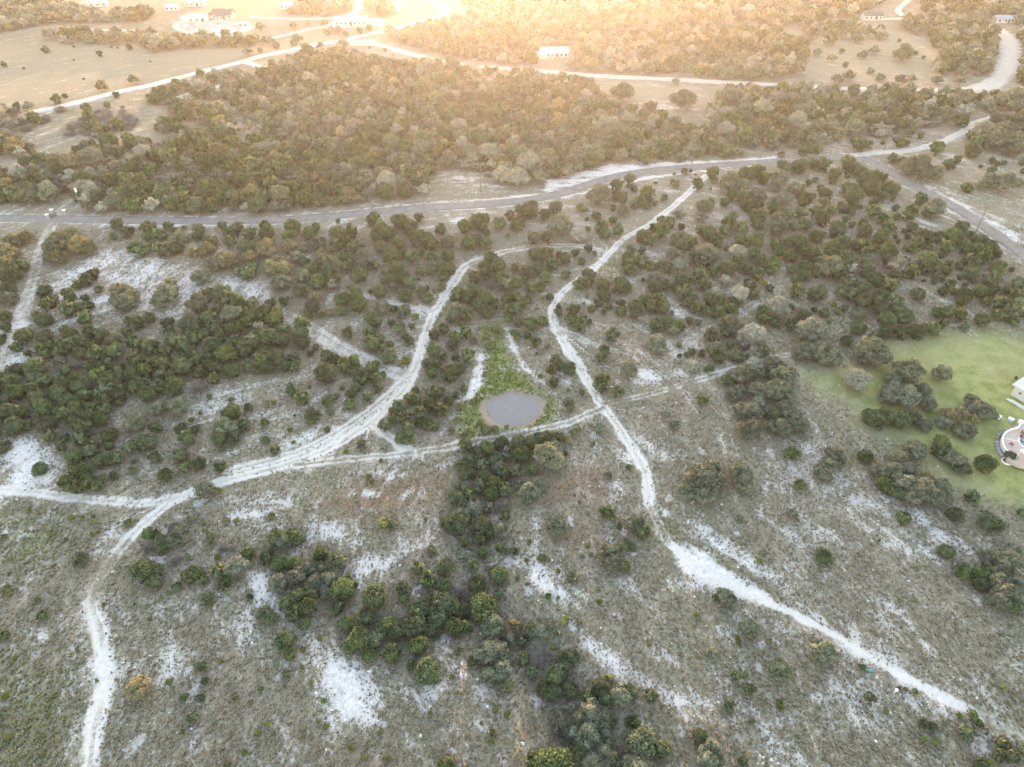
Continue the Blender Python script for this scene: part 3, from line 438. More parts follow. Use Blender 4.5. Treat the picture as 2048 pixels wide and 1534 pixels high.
# woods filled in between: (outline px, spacing m, share of O / A / G (rest junipers), size range m)
WOODS = [
 ([(0,350),(80,322),(140,312),(190,292),(210,302),(260,282),(330,292),(420,288),(480,303),(512,275),(480,225),(450,200),(365,197),(430,186),(490,167),(530,152),(580,128),(620,112),(680,108),(740,128),(830,130),(900,130),(1000,146),(1100,152),(1180,164),(1190,195),(1240,222),(1300,225),(1330,250),(1400,262),(1425,288),(1470,303),(1500,312),(1340,322),(1290,312),(1230,325),(1150,350),(1090,362),(1030,378),(985,368),(960,340),(880,338),(850,395),(800,402),(700,408),(600,420),(512,430),(400,428),(300,426),(200,426),(165,420),(145,385),(130,390),(115,408),(60,408),(0,406)], 3.3, (.40,.05,.06), (3.2,6.4)),
 ([(1410,232),(1450,192),(1560,182),(1640,172),(1700,176),(1780,186),(1900,192),(1960,200),(2060,205),(2060,236),(1990,228),(1960,222),(1900,240),(1850,262),(1800,262),(1760,276),(1700,270),(1640,290),(1560,300),(1520,302),(1470,292),(1430,272)], 3.6, (.65,.02,.03), (4.0,7.0)),
 ([(2000,232),(2060,226),(2060,300),(2000,298),(1950,298),(1925,280),(1960,256)], 4.2, (.6,.0,.0), (4.0,7.5)),
 ([(925,-40),(1765,-40),(1770,0),(1720,28),(1560,55),(1480,45),(1300,40),(1100,25),(1000,25),(930,10)], 4.6, (.6,.1,.03), (4.5,8.0)),
 ([(900,42),(1040,30),(1500,62),(1600,88),(1612,120),(1590,155),(1480,162),(1300,148),(1180,144),(1130,138),(1150,124),(1150,94),(1072,94),(1072,130),(1000,128),(930,116),(860,104),(775,78),(775,66),(860,54)], 5.2, (.5,.15,.02), (4.0,7.0)),
 ([(1800,52),(1860,36),(1960,32),(1985,62),(1982,120),(1968,150),(1930,158),(1870,150),(1870,130),(1880,100),(1850,70),(1810,66)], 4.6, (.55,.05,.1), (4.5,7.5)),
 ([(1835,2),(1990,-40),(2080,-40),(2080,58),(2040,55),(1980,28),(1900,34),(1850,26)], 4.6, (.6,.05,.05), (4.5,8.0)),
 ([(2036,62),(2080,60),(2080,172),(2024,166),(2034,110)], 4.6, (.6,.05,.05), (4.5,7.5)),
 ([(1600,56),(1700,50),(1775,66),(1765,82),(1620,78)], 7.0, (.5,.1,.0), (3.5,6.0)),
 ([(-60,-30),(90,-20),(150,22),(210,34),(205,46),(120,46),(60,55),(-60,78)], 4.8, (.6,.25,.05), (4.5,7.5)),
 ([(75,76),(200,71),(330,78),(420,80),(512,82),(512,95),(400,95),(330,101),(260,90),(120,88)], 4.6, (.55,.25,.05), (4.5,7.5)),
 ([(200,46),(240,28),(300,20),(310,38),(260,48)], 4.8, (.6,.2,.05), (4.5,7.0)),
 ([(-60,240),(60,222),(110,212),(128,226),(60,262),(-60,275)], 3.8, (.35,.1,.45), (4.0,6.5)),
 ([(130,266),(150,242),(200,224),(250,227),(278,246),(260,262),(190,275),(150,276)], 2.6, (.0,.0,1.0), (3.2,5.0)),
 ([(-60,295),(40,277),(66,292),(60,312),(-60,330)], 4.0, (.4,.2,.3), (3.5,6.0)),
 ([(290,197),(340,182),(400,167),(460,152),(482,147),(480,160),(420,176),(380,184),(330,212),(295,207)], 3.8, (.4,.05,.1), (3.5,6.0)),
 ([(335,217),(380,208),(400,226),(450,222),(470,250),(460,266),(400,252),(360,238)], 4.0, (.4,.35,.1), (4.0,6.5)),
 ([(315,262),(350,246),(372,262),(400,270),(480,260),(482,280),(400,285),(340,278)], 4.2, (.4,.1,.1), (3.5,6.0)),
 ([(600,5),(690,2),(700,24),(650,34),(580,30)], 4.8, (.6,.2,.05), (4.5,7.0)), ([(735,8),(776,4),(790,30),(760,36),(735,25)], 4.8, (.6,.2,.05), (4.5,7.0)),
 # thickets nearer the camera
 ([(120,690),(250,680),(330,700),(360,660),(400,615),(430,590),(480,600),(560,625),(588,690),(570,740),(470,762),(400,785),(330,800),(230,812),(215,870),(180,880),(130,862),(110,880),(60,860),(0,880),(-60,880),(-60,760),(20,750),(60,735),(100,760)], 2.6, (.10,.02,.03), (2.8,5.0)),
 ([(930,900),(1020,880),(1120,870),(1140,900),(1060,960),(1010,1000),(940,1010),(905,980),(920,940)], 2.2, (.4,.0,.06), (3.0,5.2)),
 ([(930,1140),(990,1160),(1010,1260),(1090,1290),(1160,1340),(1260,1400),(1270,1450),(1300,1560),(1100,1560),(1110,1440),(1080,1390),(1040,1330),(960,1260),(900,1230)], 1.8, (.4,.0,.08), (3.2,6.0)),
 ([(905,990),(1010,1000),(1010,1120),(1000,1170),(930,1160),(890,1060)], 2.3, (.4,.0,.1), (2.6,4.6)),
 ([(520,1110),(560,1090),(650,1110),(690,1170),(700,1230),(640,1240),(580,1210),(540,1160)], 2.3, (.4,.0,.06), (2.8,5.0)),
 ([(260,1125),(330,1050),(440,1060),(500,1090),(510,1140),(430,1150),(340,1165),(270,1165)], 3.6, (.2,.0,.5), (1.6,3.4)),
 ([(670,1240),(760,1200),(870,1150),(930,1180),(950,1260),(850,1300),(780,1320),(700,1310)], 2.6, (.1,.0,.1), (2.6,4.6)),
]
SLABS = [(1140,1045,20,16),(1247,1065,18,14),(1338,997,18,14),(1267,1107,18,10),(1405,905,18,10),(1540,905,16,16),(1705,1000,28,22),(1590,943,25,18),(1473,1064,16,14),(1768,1088,12,20),(1110,930,30,14),(312,1122,40,24),(400,1005,28,18),(325,1070,12,32),(1290,1468,45,56),(1362,1463,18,22),(895,1275,28,30),(566,1337,24,34),(268,1490,45,35),(385,1385,22,40),(376,1340,22,18),(1055,1180,22,22),(1018,1125,34,16),(805,1085,30,18),(1962,1495,48,34),(1518,1335,18,22),(1520,1290,25,14),(965,1380,34,25),(1075,1405,34,20),(1145,1253,16,20),(1105,1190,22,20),(1730,1388,30,14),(1958,1195,16,14),(1400,900,12,8)]
# ------------------------------------------------------------------ where the trees stand
W_ = {}
def wline(pts, n=5): return smooth(pxl(pts), n)
ROADS = dict(asphalt=(wline(ASPHALT), 2.35), gravel=(wline(GRAVEL), 1.8), light=(wline(LIGHT_ROAD), 2.4), bend=(wline(BEND_ROAD), 4.0), county=(wline(COUNTY_ROAD), 2.7), lane=(wline(LANE), 1.8))
for i, d in enumerate(DRIVES): ROADS['drive%d' % i] = (wline(d), 2.0)
TR = dict(left=(wline(TRACK_LEFT), 1.4, .84), left2=(wline(TRACK_LEFT2), 1.3, .8), right=(wline(TRACK_RIGHT), 1.25, .86), lower=(wline(TRACK_LOWER), .95, .95), dam=(wline(TRACK_DAM), 1.25, .70),
          lawn=(wline(TRACK_LAWN), 1.1, .66), link=(wline(TRACK_LINK), 1.4, .8), clearing=(wline(TRACK_CLEARING), 1.3, .75), upper=(wline(TRACK_UPPER), 1.4, .62), spur=(wline(TRACK_SPUR), 1.2, .66),
          gap=(wline([(1299,1004),(1308,1030),(1320,1058),(1338,1090)]), 1.0, .6), fence=(wline(TRACK_FENCE), 1.8, .6), middle=(wline(TRACK_MIDDLE), 1.3, .62), hill=(wline(TRACK_HILL), 1.6, .55), pink=(wline(TRACK_PINK), 2.2, .64))
LAWNW = pxl(LAWN)

TREES = []      # (kind, x, y, z, width m, width px, rnd)
RATIO = dict(J=.86, O=.72, P=.72, A=.74, B=.62, S=.95, G=.66)
for k, u, v, w in SURVEY:
    p = px(u, v); 
    for _ in range(3):
        wm = w * depth_of(p) / F; hh = RATIO[k] * wm
        p = px(u, v, 0.42 * hh)
    wm = min(max(wm * .92, .45), 10.0)
    TREES.append([k, p[0], p[1], p[2], wm, w, rnd.random()])
pos = [(t[1], t[2], t[4]) for t in TREES]
cell = {}
def put(x, y, w): cell.setdefault((int(x // 6), int(y // 6)), []).append((x, y, w))
for x, y, w in pos: put(x, y, w)
def clear(x, y, w, sp_):
    cx, cy = int(x // 6), int(y // 6)
    for i in (-1, 0, 1):
        for j in (-1, 0, 1):
            for (a, b, c) in cell.get((cx + i, cy + j), ()):
                m = max(sp_ * .5 + .22 * c, .36 * (c + w))
                if (a - x) ** 2 + (b - y) ** 2 < m * m: return False
    return True
RL = [(r[0], r[1] + 1.0) for r in ROADS.values()]
def near_line(P, lines):
    b = np.zeros(len(P), bool)
    for L_, r in lines:
        lo, hi = L_.min(0) - r - 3, L_.max(0) + r + 3
        k = np.where((P[:, 0] > lo[0]) & (P[:, 0] < hi[0]) & (P[:, 1] > lo[1]) & (P[:, 1] < hi[1]))[0]
        if len(k): b[k] |= seg_dist(P[k], L_) < r + 1.4
    return b
VIS = [ROADS[k] for k in ('asphalt', 'light', 'bend', 'county', 'gravel')]
def hides_road(x, y, z, w):
    """would a crown of this width stand between the camera and a road?"""
    h = z + .62 * w; f = H / max(H - h + z, 1.0); T_ = np.linspace(0, 1, 6)[:, None]
    Q_ = np.array([[x, y]]) * (1 + (f - 1) * T_)
    for L_, hf in VIS:
        lo, hi = L_.min(0) - 12, L_.max(0) + 12
        if x > lo[0] - 20 and x < hi[0] + 20 and Q_[-1, 1] > lo[1] and y < hi[1] and (seg_dist(Q_, L_) < hf + .1 * w).any(): return True
    return False
TREES = [t for t in TREES if not (t[2] > 160 and hides_road(t[1], t[2], t[3], t[4] * .7))]
for poly, sp_, (so, sa, sg), (s0, s1) in WOODS:
    Wp = pxl(poly); lo, hi = Wp.min(0), Wp.max(0)
    n = int((hi[0] - lo[0]) * (hi[1] - lo[1]) / (sp_ * sp_) * 5.0)
    Q = nr.random((n, 2)) * (hi - lo) + lo
    Q = Q[inside(Q, Wp)]
    Q = Q[~near_line(Q, RL)]
    for x, y in Q:
        patch = math.sin(x * .045 + 2) * math.sin(y * .05) * .25          # oaks and junipers keep company with their own kind
        r = rnd.random() + patch
        k = 'O' if r < so else 'A' if r < so + sa else 'G' if r < so + sa + sg else 'J'
        if k == 'A' and r < 0: k = 'O'
        w = s0 + (s1 - s0) * rnd.random() ** 1.3
        if k in 'OA': w *= 1.18
        if k == 'O' and y > 180 and rnd.random() < .36: k = 'P'
        if not clear(x, y, w, sp_): continue
        z = hz(x, y)
        if y > 160 and rnd.random() < .85 and hides_road(x, y, z, w): continue
        put(x, y, w)
        TREES.append([k, x, y, z, w, w * F / depth_of((x, y, z)), rnd.random()])

# leaf-litter map under the crowns (1 m raster)
LX0, LY0, LN, LM = -520, 0, 1040, 760
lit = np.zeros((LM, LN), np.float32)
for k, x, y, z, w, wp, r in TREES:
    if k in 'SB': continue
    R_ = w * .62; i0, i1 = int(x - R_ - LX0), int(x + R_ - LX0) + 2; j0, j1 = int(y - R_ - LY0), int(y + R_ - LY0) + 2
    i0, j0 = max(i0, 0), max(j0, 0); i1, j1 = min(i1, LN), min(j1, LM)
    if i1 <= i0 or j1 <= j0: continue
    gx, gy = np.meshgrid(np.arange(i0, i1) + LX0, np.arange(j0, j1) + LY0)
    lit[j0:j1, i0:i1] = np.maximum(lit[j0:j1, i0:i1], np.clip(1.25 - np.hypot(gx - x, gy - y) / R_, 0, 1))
def litter(x, y):
    fx, fy = np.clip(x - LX0, 0, LN - 2), np.clip(y - LY0, 0, LM - 2)
    i, j = fx.astype(int), fy.astype(int); a, b = fx - i, fy - j
    return (lit[j, i] * (1-a) * (1-b) + lit[j, i+1] * a * (1-b) + lit[j+1, i] * (1-a) * b + lit[j+1, i+1] * a * b)

# ------------------------------------------------------------------ ground sheet
def axis(segs):
    out = []
    for a, b, s in segs: out += list(np.arange(a, b - 1e-6, s))
    out.append(segs[-1][1]); return np.array(out)
xs_pos = axis([(0, 132, .6), (132, 240, 1.5), (240, 480, 3.5), (480, 900, 20), (900, 2600, 85)])
XS = np.concatenate([-xs_pos[:0:-1], xs_pos])
YS = axis([(-60, 20, 5), (20, 36, 1.0), (36, 165, .6), (165, 300, 1.0), (300, 460, 1.6), (460, 700, 4.0), (700, 1000, 20), (1000, 2600, 80)])
GX, GY = np.meshgrid(XS, YS)
gx, gy = GX.ravel(), GY.ravel(); P = np.stack([gx, gy], 1)
gz = height(gx, gy)

n_ = len(gx)
chalk = np.full(n_, .34); green = np.zeros(n_); lawn = np.zeros(n_); gold = np.zeros(n_); rust = np.zeros(n_); track = np.zeros(n_); mud = np.zeros(n_)
for w, s, poly in CHALK: chalk = np.maximum(chalk, w * poly_mask(P, pxl(poly), s))
for w, s, poly in GREEN: green = np.maximum(green, w * poly_mask(P, pxl(poly), s))
for w, s, poly in GOLD: gold = np.maximum(gold, w * poly_mask(P, pxl(poly), s))
for w, s, poly in RUST: rust = np.maximum(rust, w * poly_mask(P, pxl(poly), s))
lawn = poly_mask(P, LAWNW, 5.0)
far = np.clip((gy - 200) / 200, 0, 1)
chalk -= .10 * far
def signed_dist(P, poly):
    """distance from a polyline, positive on its left"""
    best = np.full(len(P), 1e9); sg = np.ones(len(P))
    for a, b in zip(poly[:-1], poly[1:]):
        ab = b - a; t = np.clip(((P - a) @ ab) / max(ab @ ab, 1e-9), 0, 1); q = P - a - t[:, None] * ab
        d = np.hypot(q[:, 0], q[:, 1]); k = d < best; best[k] = d[k]; sg[k] = np.sign(ab[0] * q[k, 1] - ab[1] * q[k, 0])
    return best * np.where(sg == 0, 1, sg)
tid = np.full(n_, -1, int)
td = np.full(n_, 9.0); th = np.full(n_, 1.0); tw = np.zeros(n_); tg = np.zeros(n_)
TNAMES = ['left', 'right', 'lower', 'dam', 'lawn', 'clearing', 'left2', 'link', 'upper', 'spur', 'gap']
MIDG = dict(left=.40, right=.40, lower=.12, dam=.7, lawn=.5, upper=.5, gap=.6, left2=.45)
for name, (L_, half, wt) in TR.items():
    lo, hi = L_.min(0) - 7, L_.max(0) + 7
    k = np.where((P[:, 0] > lo[0]) & (P[:, 0] < hi[0]) & (P[:, 1] > lo[1]) & (P[:, 1] < hi[1]))[0]
    d = signed_dist(P[k], L_); near = (np.abs(d) - half) < (np.abs(td[k]) - th[k])
    k = k[near]; d = d[near]; ok = np.abs(d) < 7; k, d = k[ok], d[ok]
    ww = np.full(len(k), wt)
    if name == 'left':      # the track turns green for a stretch on the lower slope
        a, b = px(240, 1100)[:2], px(186, 1205)[:2]
        q = np.clip(1.3 * (1 - np.abs(P[k, 1] - (a[1] + b[1]) / 2) / (abs(a[1] - b[1]) / 2 + 3)), 0, 1)
        ww = ww * (1 - .38 * q)
    if name == 'lower': ww = ww * np.clip(1 - .45 * np.clip((P[k, 0] - px(1925, 1415)[0]) / 2.0, 0, 1), 0, 1)
    td[k] = d; th[k] = half; tw[k] = ww; tg[k] = MIDG.get(name, .25)
    m = np.clip((half + .9 - np.abs(d)) / 1.8, 0, 1)
    track[k] = np.maximum(track[k], m * wt); green[k] *= (1 - .6 * m); lawn[k] *= (1 - .7 * m)
    if name in TNAMES: tid[k[np.abs(d) < half]] = TNAMES.index(name)
# verges of the roads are pale road-base gravel
for nm, wt, extra in (('asphalt', .62, 1.8), ('light', .7, 2.2), ('bend', .8, 2.0), ('county', .5, 1.5), ('gravel', .7, .8)):
    chalk = np.maximum(chalk, wt * line_mask(P, ROADS[nm][0], ROADS[nm][1] + extra * .6, extra * .6))
e = np.sqrt(((gx - POND[0]) / 5.6) ** 2 + ((gy - POND[1]) / 5.2) ** 2)
an_ = np.arctan2(gy - POND[1], gx - POND[0])
mud = np.clip((1.27 + .09 * np.sin(2 * an_ + .6) + .06 * np.sin(5 * an_) - e) / .16, 0, 1); chalk *= 1 - mud; green *= 1 - mud
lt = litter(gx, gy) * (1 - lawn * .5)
chalk = chalk * (1 - lawn * .8)
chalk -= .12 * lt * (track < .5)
cd = seg_dist(P, CREEK) 
cd2 = seg_dist(P, TR['left'][0]) ; cd = np.where(gx < px(560, 1100)[0], cd2, cd)

ATT = {'ma': ('FLOAT_COLOR', np.stack([np.clip(chalk, 0, 1.2), green, lawn, gold], 1)),
       'mb': ('FLOAT_COLOR', np.stack([rust, np.clip(track, 0, 1), mud, lt], 1)), 'cd': ('FLOAT', cd), 'tk': ('FLOAT_COLOR', np.stack([td, th, tw, tg], 1))}

def ground_material():
    m, N, L, out = newmat('ground_soil')
    geo = N.new('ShaderNodeNewGeometry'); pos_ = geo.outputs['Position']
    A = N.new('ShaderNodeAttribute'); A.attribute_name = 'ma'; sA = N.new('ShaderNodeSeparateColor'); L.new(A.outputs['Color'], sA.inputs[0])
    B = N.new('ShaderNodeAttribute'); B.attribute_name = 'mb'; sB = N.new('ShaderNodeSeparateColor'); L.new(B.outputs['Color'], sB.inputs[0])
    D = N.new('ShaderNodeAttribute'); D.attribute_name = 'cd'
    chalk, green, lawn, gold = sA.outputs[0], sA.outputs[1], sA.outputs[2], A.outputs['Alpha']
    rust, track, mud, lt = sB.outputs[0], sB.outputs[1], sB.outputs[2], B.outputs['Alpha']
    nL = noise(N, L, .045, 4, .55, pos_); nM = noise(N, L, .28, 4, .6, pos_); nF = noise(N, L, 1.6, 3, .6, pos_); nT = noise(N, L, 5.0, 2, .6, pos_)
    # streaks of bare ground that follow the slope
    sx = N.new('ShaderNodeSeparateXYZ'); L.new(pos_, sx.inputs[0])
    cv = N.new('ShaderNodeCombineXYZ'); L.new(mth(N, L, 'MULTIPLY', D.outputs['Fac'], .42), cv.inputs[0])
    L.new(mth(N, L, 'MULTIPLY', sx.outputs['X'], .07), cv.inputs[1]); L.new(mth(N, L, 'MULTIPLY', sx.outputs['Y'], .07), cv.inputs[2])
    nS = noise(N, L, 1.0, 4, .65, cv.outputs[0])
    # wheel tracks: two bare ruts, grass creeping in along the middle and the edges
    K = N.new('ShaderNodeAttribute'); K.attribute_name = 'tk'; sK = N.new('ShaderNodeSeparateColor'); L.new(K.outputs['Color'], sK.inputs[0])
    tdist = mth(N, L, 'ADD', sK.outputs[0], mth(N, L, 'MULTIPLY', mth(N, L, 'SUBTRACT', nM, .5), 1.6)); tab = mth(N, L, 'ABSOLUTE', tdist)
    tin = mth(N, L, 'SUBTRACT', mth(N, L, 'ADD', sK.outputs[1], mth(N, L, 'MULTIPLY', mth(N, L, 'SUBTRACT', nL, .5), 1.6)), tab)
    edge = sstep(N, L, tin, -1.0, .8)
    mid = mth(N, L, 'MULTIPLY', mth(N, L, 'SUBTRACT', 1.0, sstep(N, L, tab, .15, .62)), K.outputs['Alpha'])
    tv = mth(N, L, 'MULTIPLY', mth(N, L, 'SUBTRACT', edge, mth(N, L, 'MULTIPLY', mid, .55)), sK.outputs[2])
    cbase = mth(N, L, 'MAXIMUM', chalk, tv)
    # chalk cover
    v = mth(N, L, 'ADD', cbase, mth(N, L, 'MULTIPLY', mth(N, L, 'SUBTRACT', nM, .5), .80))
    v = mth(N, L, 'ADD', v, mth(N, L, 'MULTIPLY', mth(N, L, 'SUBTRACT', nS, .5), 1.45))
    v = mth(N, L, 'ADD', v, mth(N, L, 'MULTIPLY', mth(N, L, 'SUBTRACT', nF, .5), 1.05))
    v = mth(N, L, 'ADD', v, mth(N, L, 'MULTIPLY', mth(N, L, 'SUBTRACT', nT, .5), .75))
    v = mth(N, L, 'ADD', mth(N, L, 'MULTIPLY', v, mth(N, L, 'SUBTRACT', 1.0, mth(N, L, 'MULTIPLY', edge, .5))), mth(N, L, 'MULTIPLY', cbase, mth(N, L, 'MULTIPLY', edge, .5)))
    cm = mth(N, L, 'MULTIPLY', sstep(N, L, v, .38, .84), .95)
    # grass colours
    g = mixc(N, L, sstep(N, L, nM, .35, .65), (.150, .130, .100), (.235, .203, .158))
    g = mixc(N, L, sstep(N, L, nL, .35, .65), g, (.155, .143, .098))
    g = mixc(N, L, mth(N, L, 'MULTIPLY', sstep(N, L, nF, .40, .70), .55), g, (.30, .265, .215))
    g = mixc(N, L, mth(N, L, 'MULTIPLY', sstep(N, L, nT, .52, .72), .45), g, (.075, .075, .035))
    g = mixc(N, L, mth(N, L, 'MULTIPLY', gold, .85), g, mixc(N, L, nM, (.255, .218, .165), (.19, .17, .122)))
    g = mixc(N, L, mth(N, L, 'MULTIPLY', rust, sstep(N, L, nF, .35, .6)), g, (.21, .105, .062))
    gr = mixc(N, L, sstep(N, L, nF, .35, .65), (.100, .128, .046), (.195, .212, .088))
    g = mixc(N, L, mth(N, L, 'MULTIPLY', green, sstep(N, L, mth(N, L, 'ADD', green, nF), .8, 1.2)), g, gr)
    lw = mixc(N, L, sstep(N, L, nM, .35, .65), (.160, .180, .060), (.255, .262, .112))
    lw = mixc(N, L, mth(N, L, 'MULTIPLY', sstep(N, L, nL, .45, .7), .5), lw, (.27, .245, .13))
    lw = mixc(N, L, mth(N, L, 'MULTIPLY', sstep(N, L, nF, .42, .68), .45), lw, (.29, .28, .15))
    lw = mixc(N, L, mth(N, L, 'MULTIPLY', sstep(N, L, nT, .5, .72), .4), lw, (.11, .13, .045))
    g = mixc(N, L, lawn, g, lw)
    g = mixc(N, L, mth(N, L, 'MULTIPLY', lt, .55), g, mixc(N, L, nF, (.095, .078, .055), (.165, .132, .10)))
    ch = mixc(N, L, sstep(N, L, nF, .3, .7), (.60, .575, .57), (.39, .37, .365))
    ch = mixc(N, L, mth(N, L, 'MULTIPLY', track, .75), ch, mixc(N, L, nM, (.56, .535, .51), (.43, .405, .38)))
    col = mixc(N, L, cm, g, ch)
    md = mixc(N, L, nF, (.18, .148, .122), (.27, .228, .190))
    col = mixc(N, L, mud, col, md)
    b = principled(N, 1.0, .0); L.new(col, b.inputs['Base Color'])
    hgt = mth(N, L, 'ADD', mth(N, L, 'MULTIPLY', nF, .5), mth(N, L, 'MULTIPLY', nT, .35))
    bp = N.new('ShaderNodeBump'); bp.inputs['Strength'].default_value = .9; bp.inputs['Distance'].default_value = .22
    L.new(hgt, bp.inputs['Height']); L.new(bp.outputs[0], b.inputs['Normal'])
    L.new(b.outputs[0], out.inputs[0]); return m
MG = ground_material()

nx, ny = len(XS), len(YS)
ii, jj = np.meshgrid(np.arange(nx - 1), np.arange(ny - 1))
q0 = (jj * nx + ii).ravel()
QF = np.stack([q0, q0 + 1, q0 + nx + 1, q0 + nx], 1)
owner = np.zeros(len(QF), int)                      # 0 ground, 1.. tracks, 20 lawn, 21 pond bank
ft = tid[QF]; cnt = (ft >= 0).sum(1)
owner = np.where(cnt >= 3, ft.max(1) + 1, owner)
owner = np.where((owner == 0) & (lawn[QF].mean(1) > .5), 20, owner)
owner = np.where((mud[QF].mean(1) > .5), 21, owner)
Vall = np.stack([gx, gy, gz], 1)
def sub_sheet(name, sel, kind='structure'):
    fq = QF[sel]; used, inv = np.unique(fq, return_inverse=True)
    at = {k: (t, a[used]) for k, (t, a) in ATT.items()}
    o = link(name, mesh_np(name, Vall[used], inv.reshape(fq.shape), MG, True, at)); o['kind'] = kind
    return o
sub_sheet('ground', owner == 0)
for i, nm in enumerate(TNAMES):
    if (owner == i + 1).any(): sub_sheet('dirt_track', owner == i + 1)
sub_sheet('lawn', owner == 20)
sub_sheet('pond_bank', owner == 21)

# ------------------------------------------------------------------ roads: crowned strips lying on the ground
def road_mat(name, c1, c2, rough=.9):
    m, N, L, out = newmat(name); geo = N.new('ShaderNodeNewGeometry'); b = principled(N, rough, .05)
    n1 = noise(N, L, .5, 4, .6, geo.outputs['Position']); n2 = noise(N, L, 4.0, 3, .6, geo.outputs['Position'])
    c = mixc(N, L, sstep(N, L, n1, .3, .7), c1, c2)
    c = mixc(N, L, mth(N, L, 'MULTIPLY', n2, .35), c, tuple(x * .7 for x in c1))
    L.new(c, b.inputs['Base Color']); L.new(b.outputs[0], out.inputs[0]); return m
M_ASPH = road_mat('asphalt', (.165, .155, .145), (.225, .212, .198)); M_LIGHT = road_mat('chip_seal', (.36, .35, .34), (.46, .44, .41)); M_WHITE = road_mat('caliche_gravel', (.34, .32, .29), (.42, .395, .36))
def strip(name, L_, half, mat, lift=.07, crown=.05, step=1.5, end0=None):
    seg = np.hypot(*np.diff(L_, axis=0).T); s = np.concatenate([[0], np.cumsum(seg)])
    n = max(int(s[-1] / step), 4); t = np.linspace(0, s[-1], n)
    X = np.interp(t, s, L_[:, 0]); Y = np.interp(t, s, L_[:, 1])
    tx, ty = np.gradient(X), np.gradient(Y); l = np.hypot(tx, ty); nx_, ny_ = -ty / l, tx / l
    cols = []
    for f, dz in ((-1.06, -.25), (-1, 0), (-.5, crown * .8), (0, crown), (.5, crown * .8), (1, 0), (1.06, -.25)):
        wob = half * (f + (.02 * np.sin(t * .7 + f * 9) if abs(f) >= 1 else 0))
        x, y = X + nx_ * wob, Y + ny_ * wob
        cols.append(np.stack([x, y, height(x, y) + lift + dz], 1))
    V = np.stack(cols, 1).reshape(-1, 3); k = 7
    a = (np.arange(n - 1)[:, None] * k + np.arange(k - 1)[None]).ravel()
    o = link(name, mesh_np(name, V, np.stack([a, a + 1, a + k + 1, a + k], 1), mat, True)); o['kind'] = 'structure'; return o
strip('asphalt_road', *ROADS['asphalt'], M_ASPH)
strip('gravel_road', *ROADS['gravel'], M_WHITE, lift=.10)
strip('county_road', *ROADS['county'], M_LIGHT, step=2.5, lift=.22)
strip('gravel_road', *ROADS['light'], M_WHITE, step=2.5, lift=.20)
strip('gravel_road', *ROADS['bend'], M_WHITE, step=2.5, lift=.24)
strip('farm_lane', *ROADS['lane'], M_LIGHT, lift=.12)
for i in range(len(DRIVES)): strip('driveway', *ROADS['drive%d' % i], M_WHITE, step=2.5, lift=.26 + .03 * i)

# ------------------------------------------------------------------ stock pond
def water_mat():
    m, N, L, out = newmat('pond_water'); geo = N.new('ShaderNodeNewGeometry')
    b = principled(N, .12, .5); n1 = noise(N, L, .6, 3, .5, geo.outputs['Position'])
    L.new(mixc(N, L, n1, (.085, .085, .092), (.12, .118, .125)), b.inputs['Base Color'])
    w = N.new('ShaderNodeTexWave'); w.wave_type = 'RINGS'; w.inputs['Scale'].default_value = .5; w.inputs['Distortion'].default_value = 6.0; w.inputs['Detail'].default_value = 2
    L.new(geo.outputs['Position'], w.inputs['Vector'])
    bp = N.new('ShaderNodeBump'); bp.inputs['Strength'].default_value = .15; bp.inputs['Distance'].default_value = .05
    L.new(w.outputs['Fac'], bp.inputs['Height']); L.new(bp.outputs[0], b.inputs['Normal']); L.new(b.outputs[0], out.inputs[0]); return m
ang = np.linspace(0, 2 * np.pi, 64, endpoint=False)
rr = 1.0 + .045 * np.sin(3 * ang + 1) + .03 * np.sin(5 * ang)
ring = np.stack([POND[0] + 5.6 * rr * np.cos(ang), POND[1] + 5.2 * rr * np.sin(ang), np.full(64, POND[2] + .01)], 1)
pv = np.vstack([[[POND[0], POND[1], POND[2] + .01]], ring])
o = link('pond_water', mesh_np('pond_water', pv, np.array([[0, 1 + i, 1 + (i + 1) % 64] for i in range(64)]), water_mat(), True)); o['kind'] = 'structure'
# ------------------------------------------------------------------ tree shapes (unit crown width, base at z = 0)
def unit_dirs(n, g):
    v = g.normal(size=(n, 3)); return v / np.linalg.norm(v, axis=1)[:, None]
def sprays(cen, nrm, size, g, long=1.0, jit=.6):
    """one leaf spray (a bent quad) per centre, facing roughly along nrm"""
    n = len(cen); nrm = nrm + jit * g.normal(size=(n, 3)); nrm /= np.linalg.norm(nrm, axis=1)[:, None] + 1e-9
    up = g.normal(size=(n, 3)) + np.array([0, 0, .6]); u = np.cross(nrm, up); u /= np.linalg.norm(u, axis=1)[:, None] + 1e-9
    w = np.cross(u, nrm); s = (size * (0.6 + .8 * g.random(n)))[:, None]
    a = cen - u * s * .5; b = cen + w * s * .5 * long - nrm * s * .12; c = cen + u * s * .5; d = cen - w * s * .5 * long - nrm * s * .12
    V = np.stack([a, d, c, b], 1).reshape(-1, 3); Fq = np.arange(4 * n).reshape(n, 4)
    return V, Fq
def ico(sub):
    import bmesh
    bm = bmesh.new(); bmesh.ops.create_icosphere(bm, subdivisions=sub, radius=1.0)
    V = np.array([v.co[:] for v in bm.verts]); T = np.array([[v.index for v in f.verts] for f in bm.faces]); bm.free()
    return V, T
ICO1, ICO2 = ico(1), ico(2)
def lumpy(V, g, amp):
    k = unit_dirs(7, g); ph = g.random(7) * 6
    r = 1 + amp * sum(np.sin(V @ (kk * 4.2) + p) for kk, p in zip(k, ph)) / 2.6
    return V * r[:, None]
def tri2quad(T): return np.concatenate([T, T[:, 2:3]], 1)
def join(parts):
    Vs, Fs, n = [], [], 0
    for V, Fq in parts: Vs.append(V); Fs.append(Fq + n); n += len(V)
    return np.vstack(Vs), np.vstack(Fs)
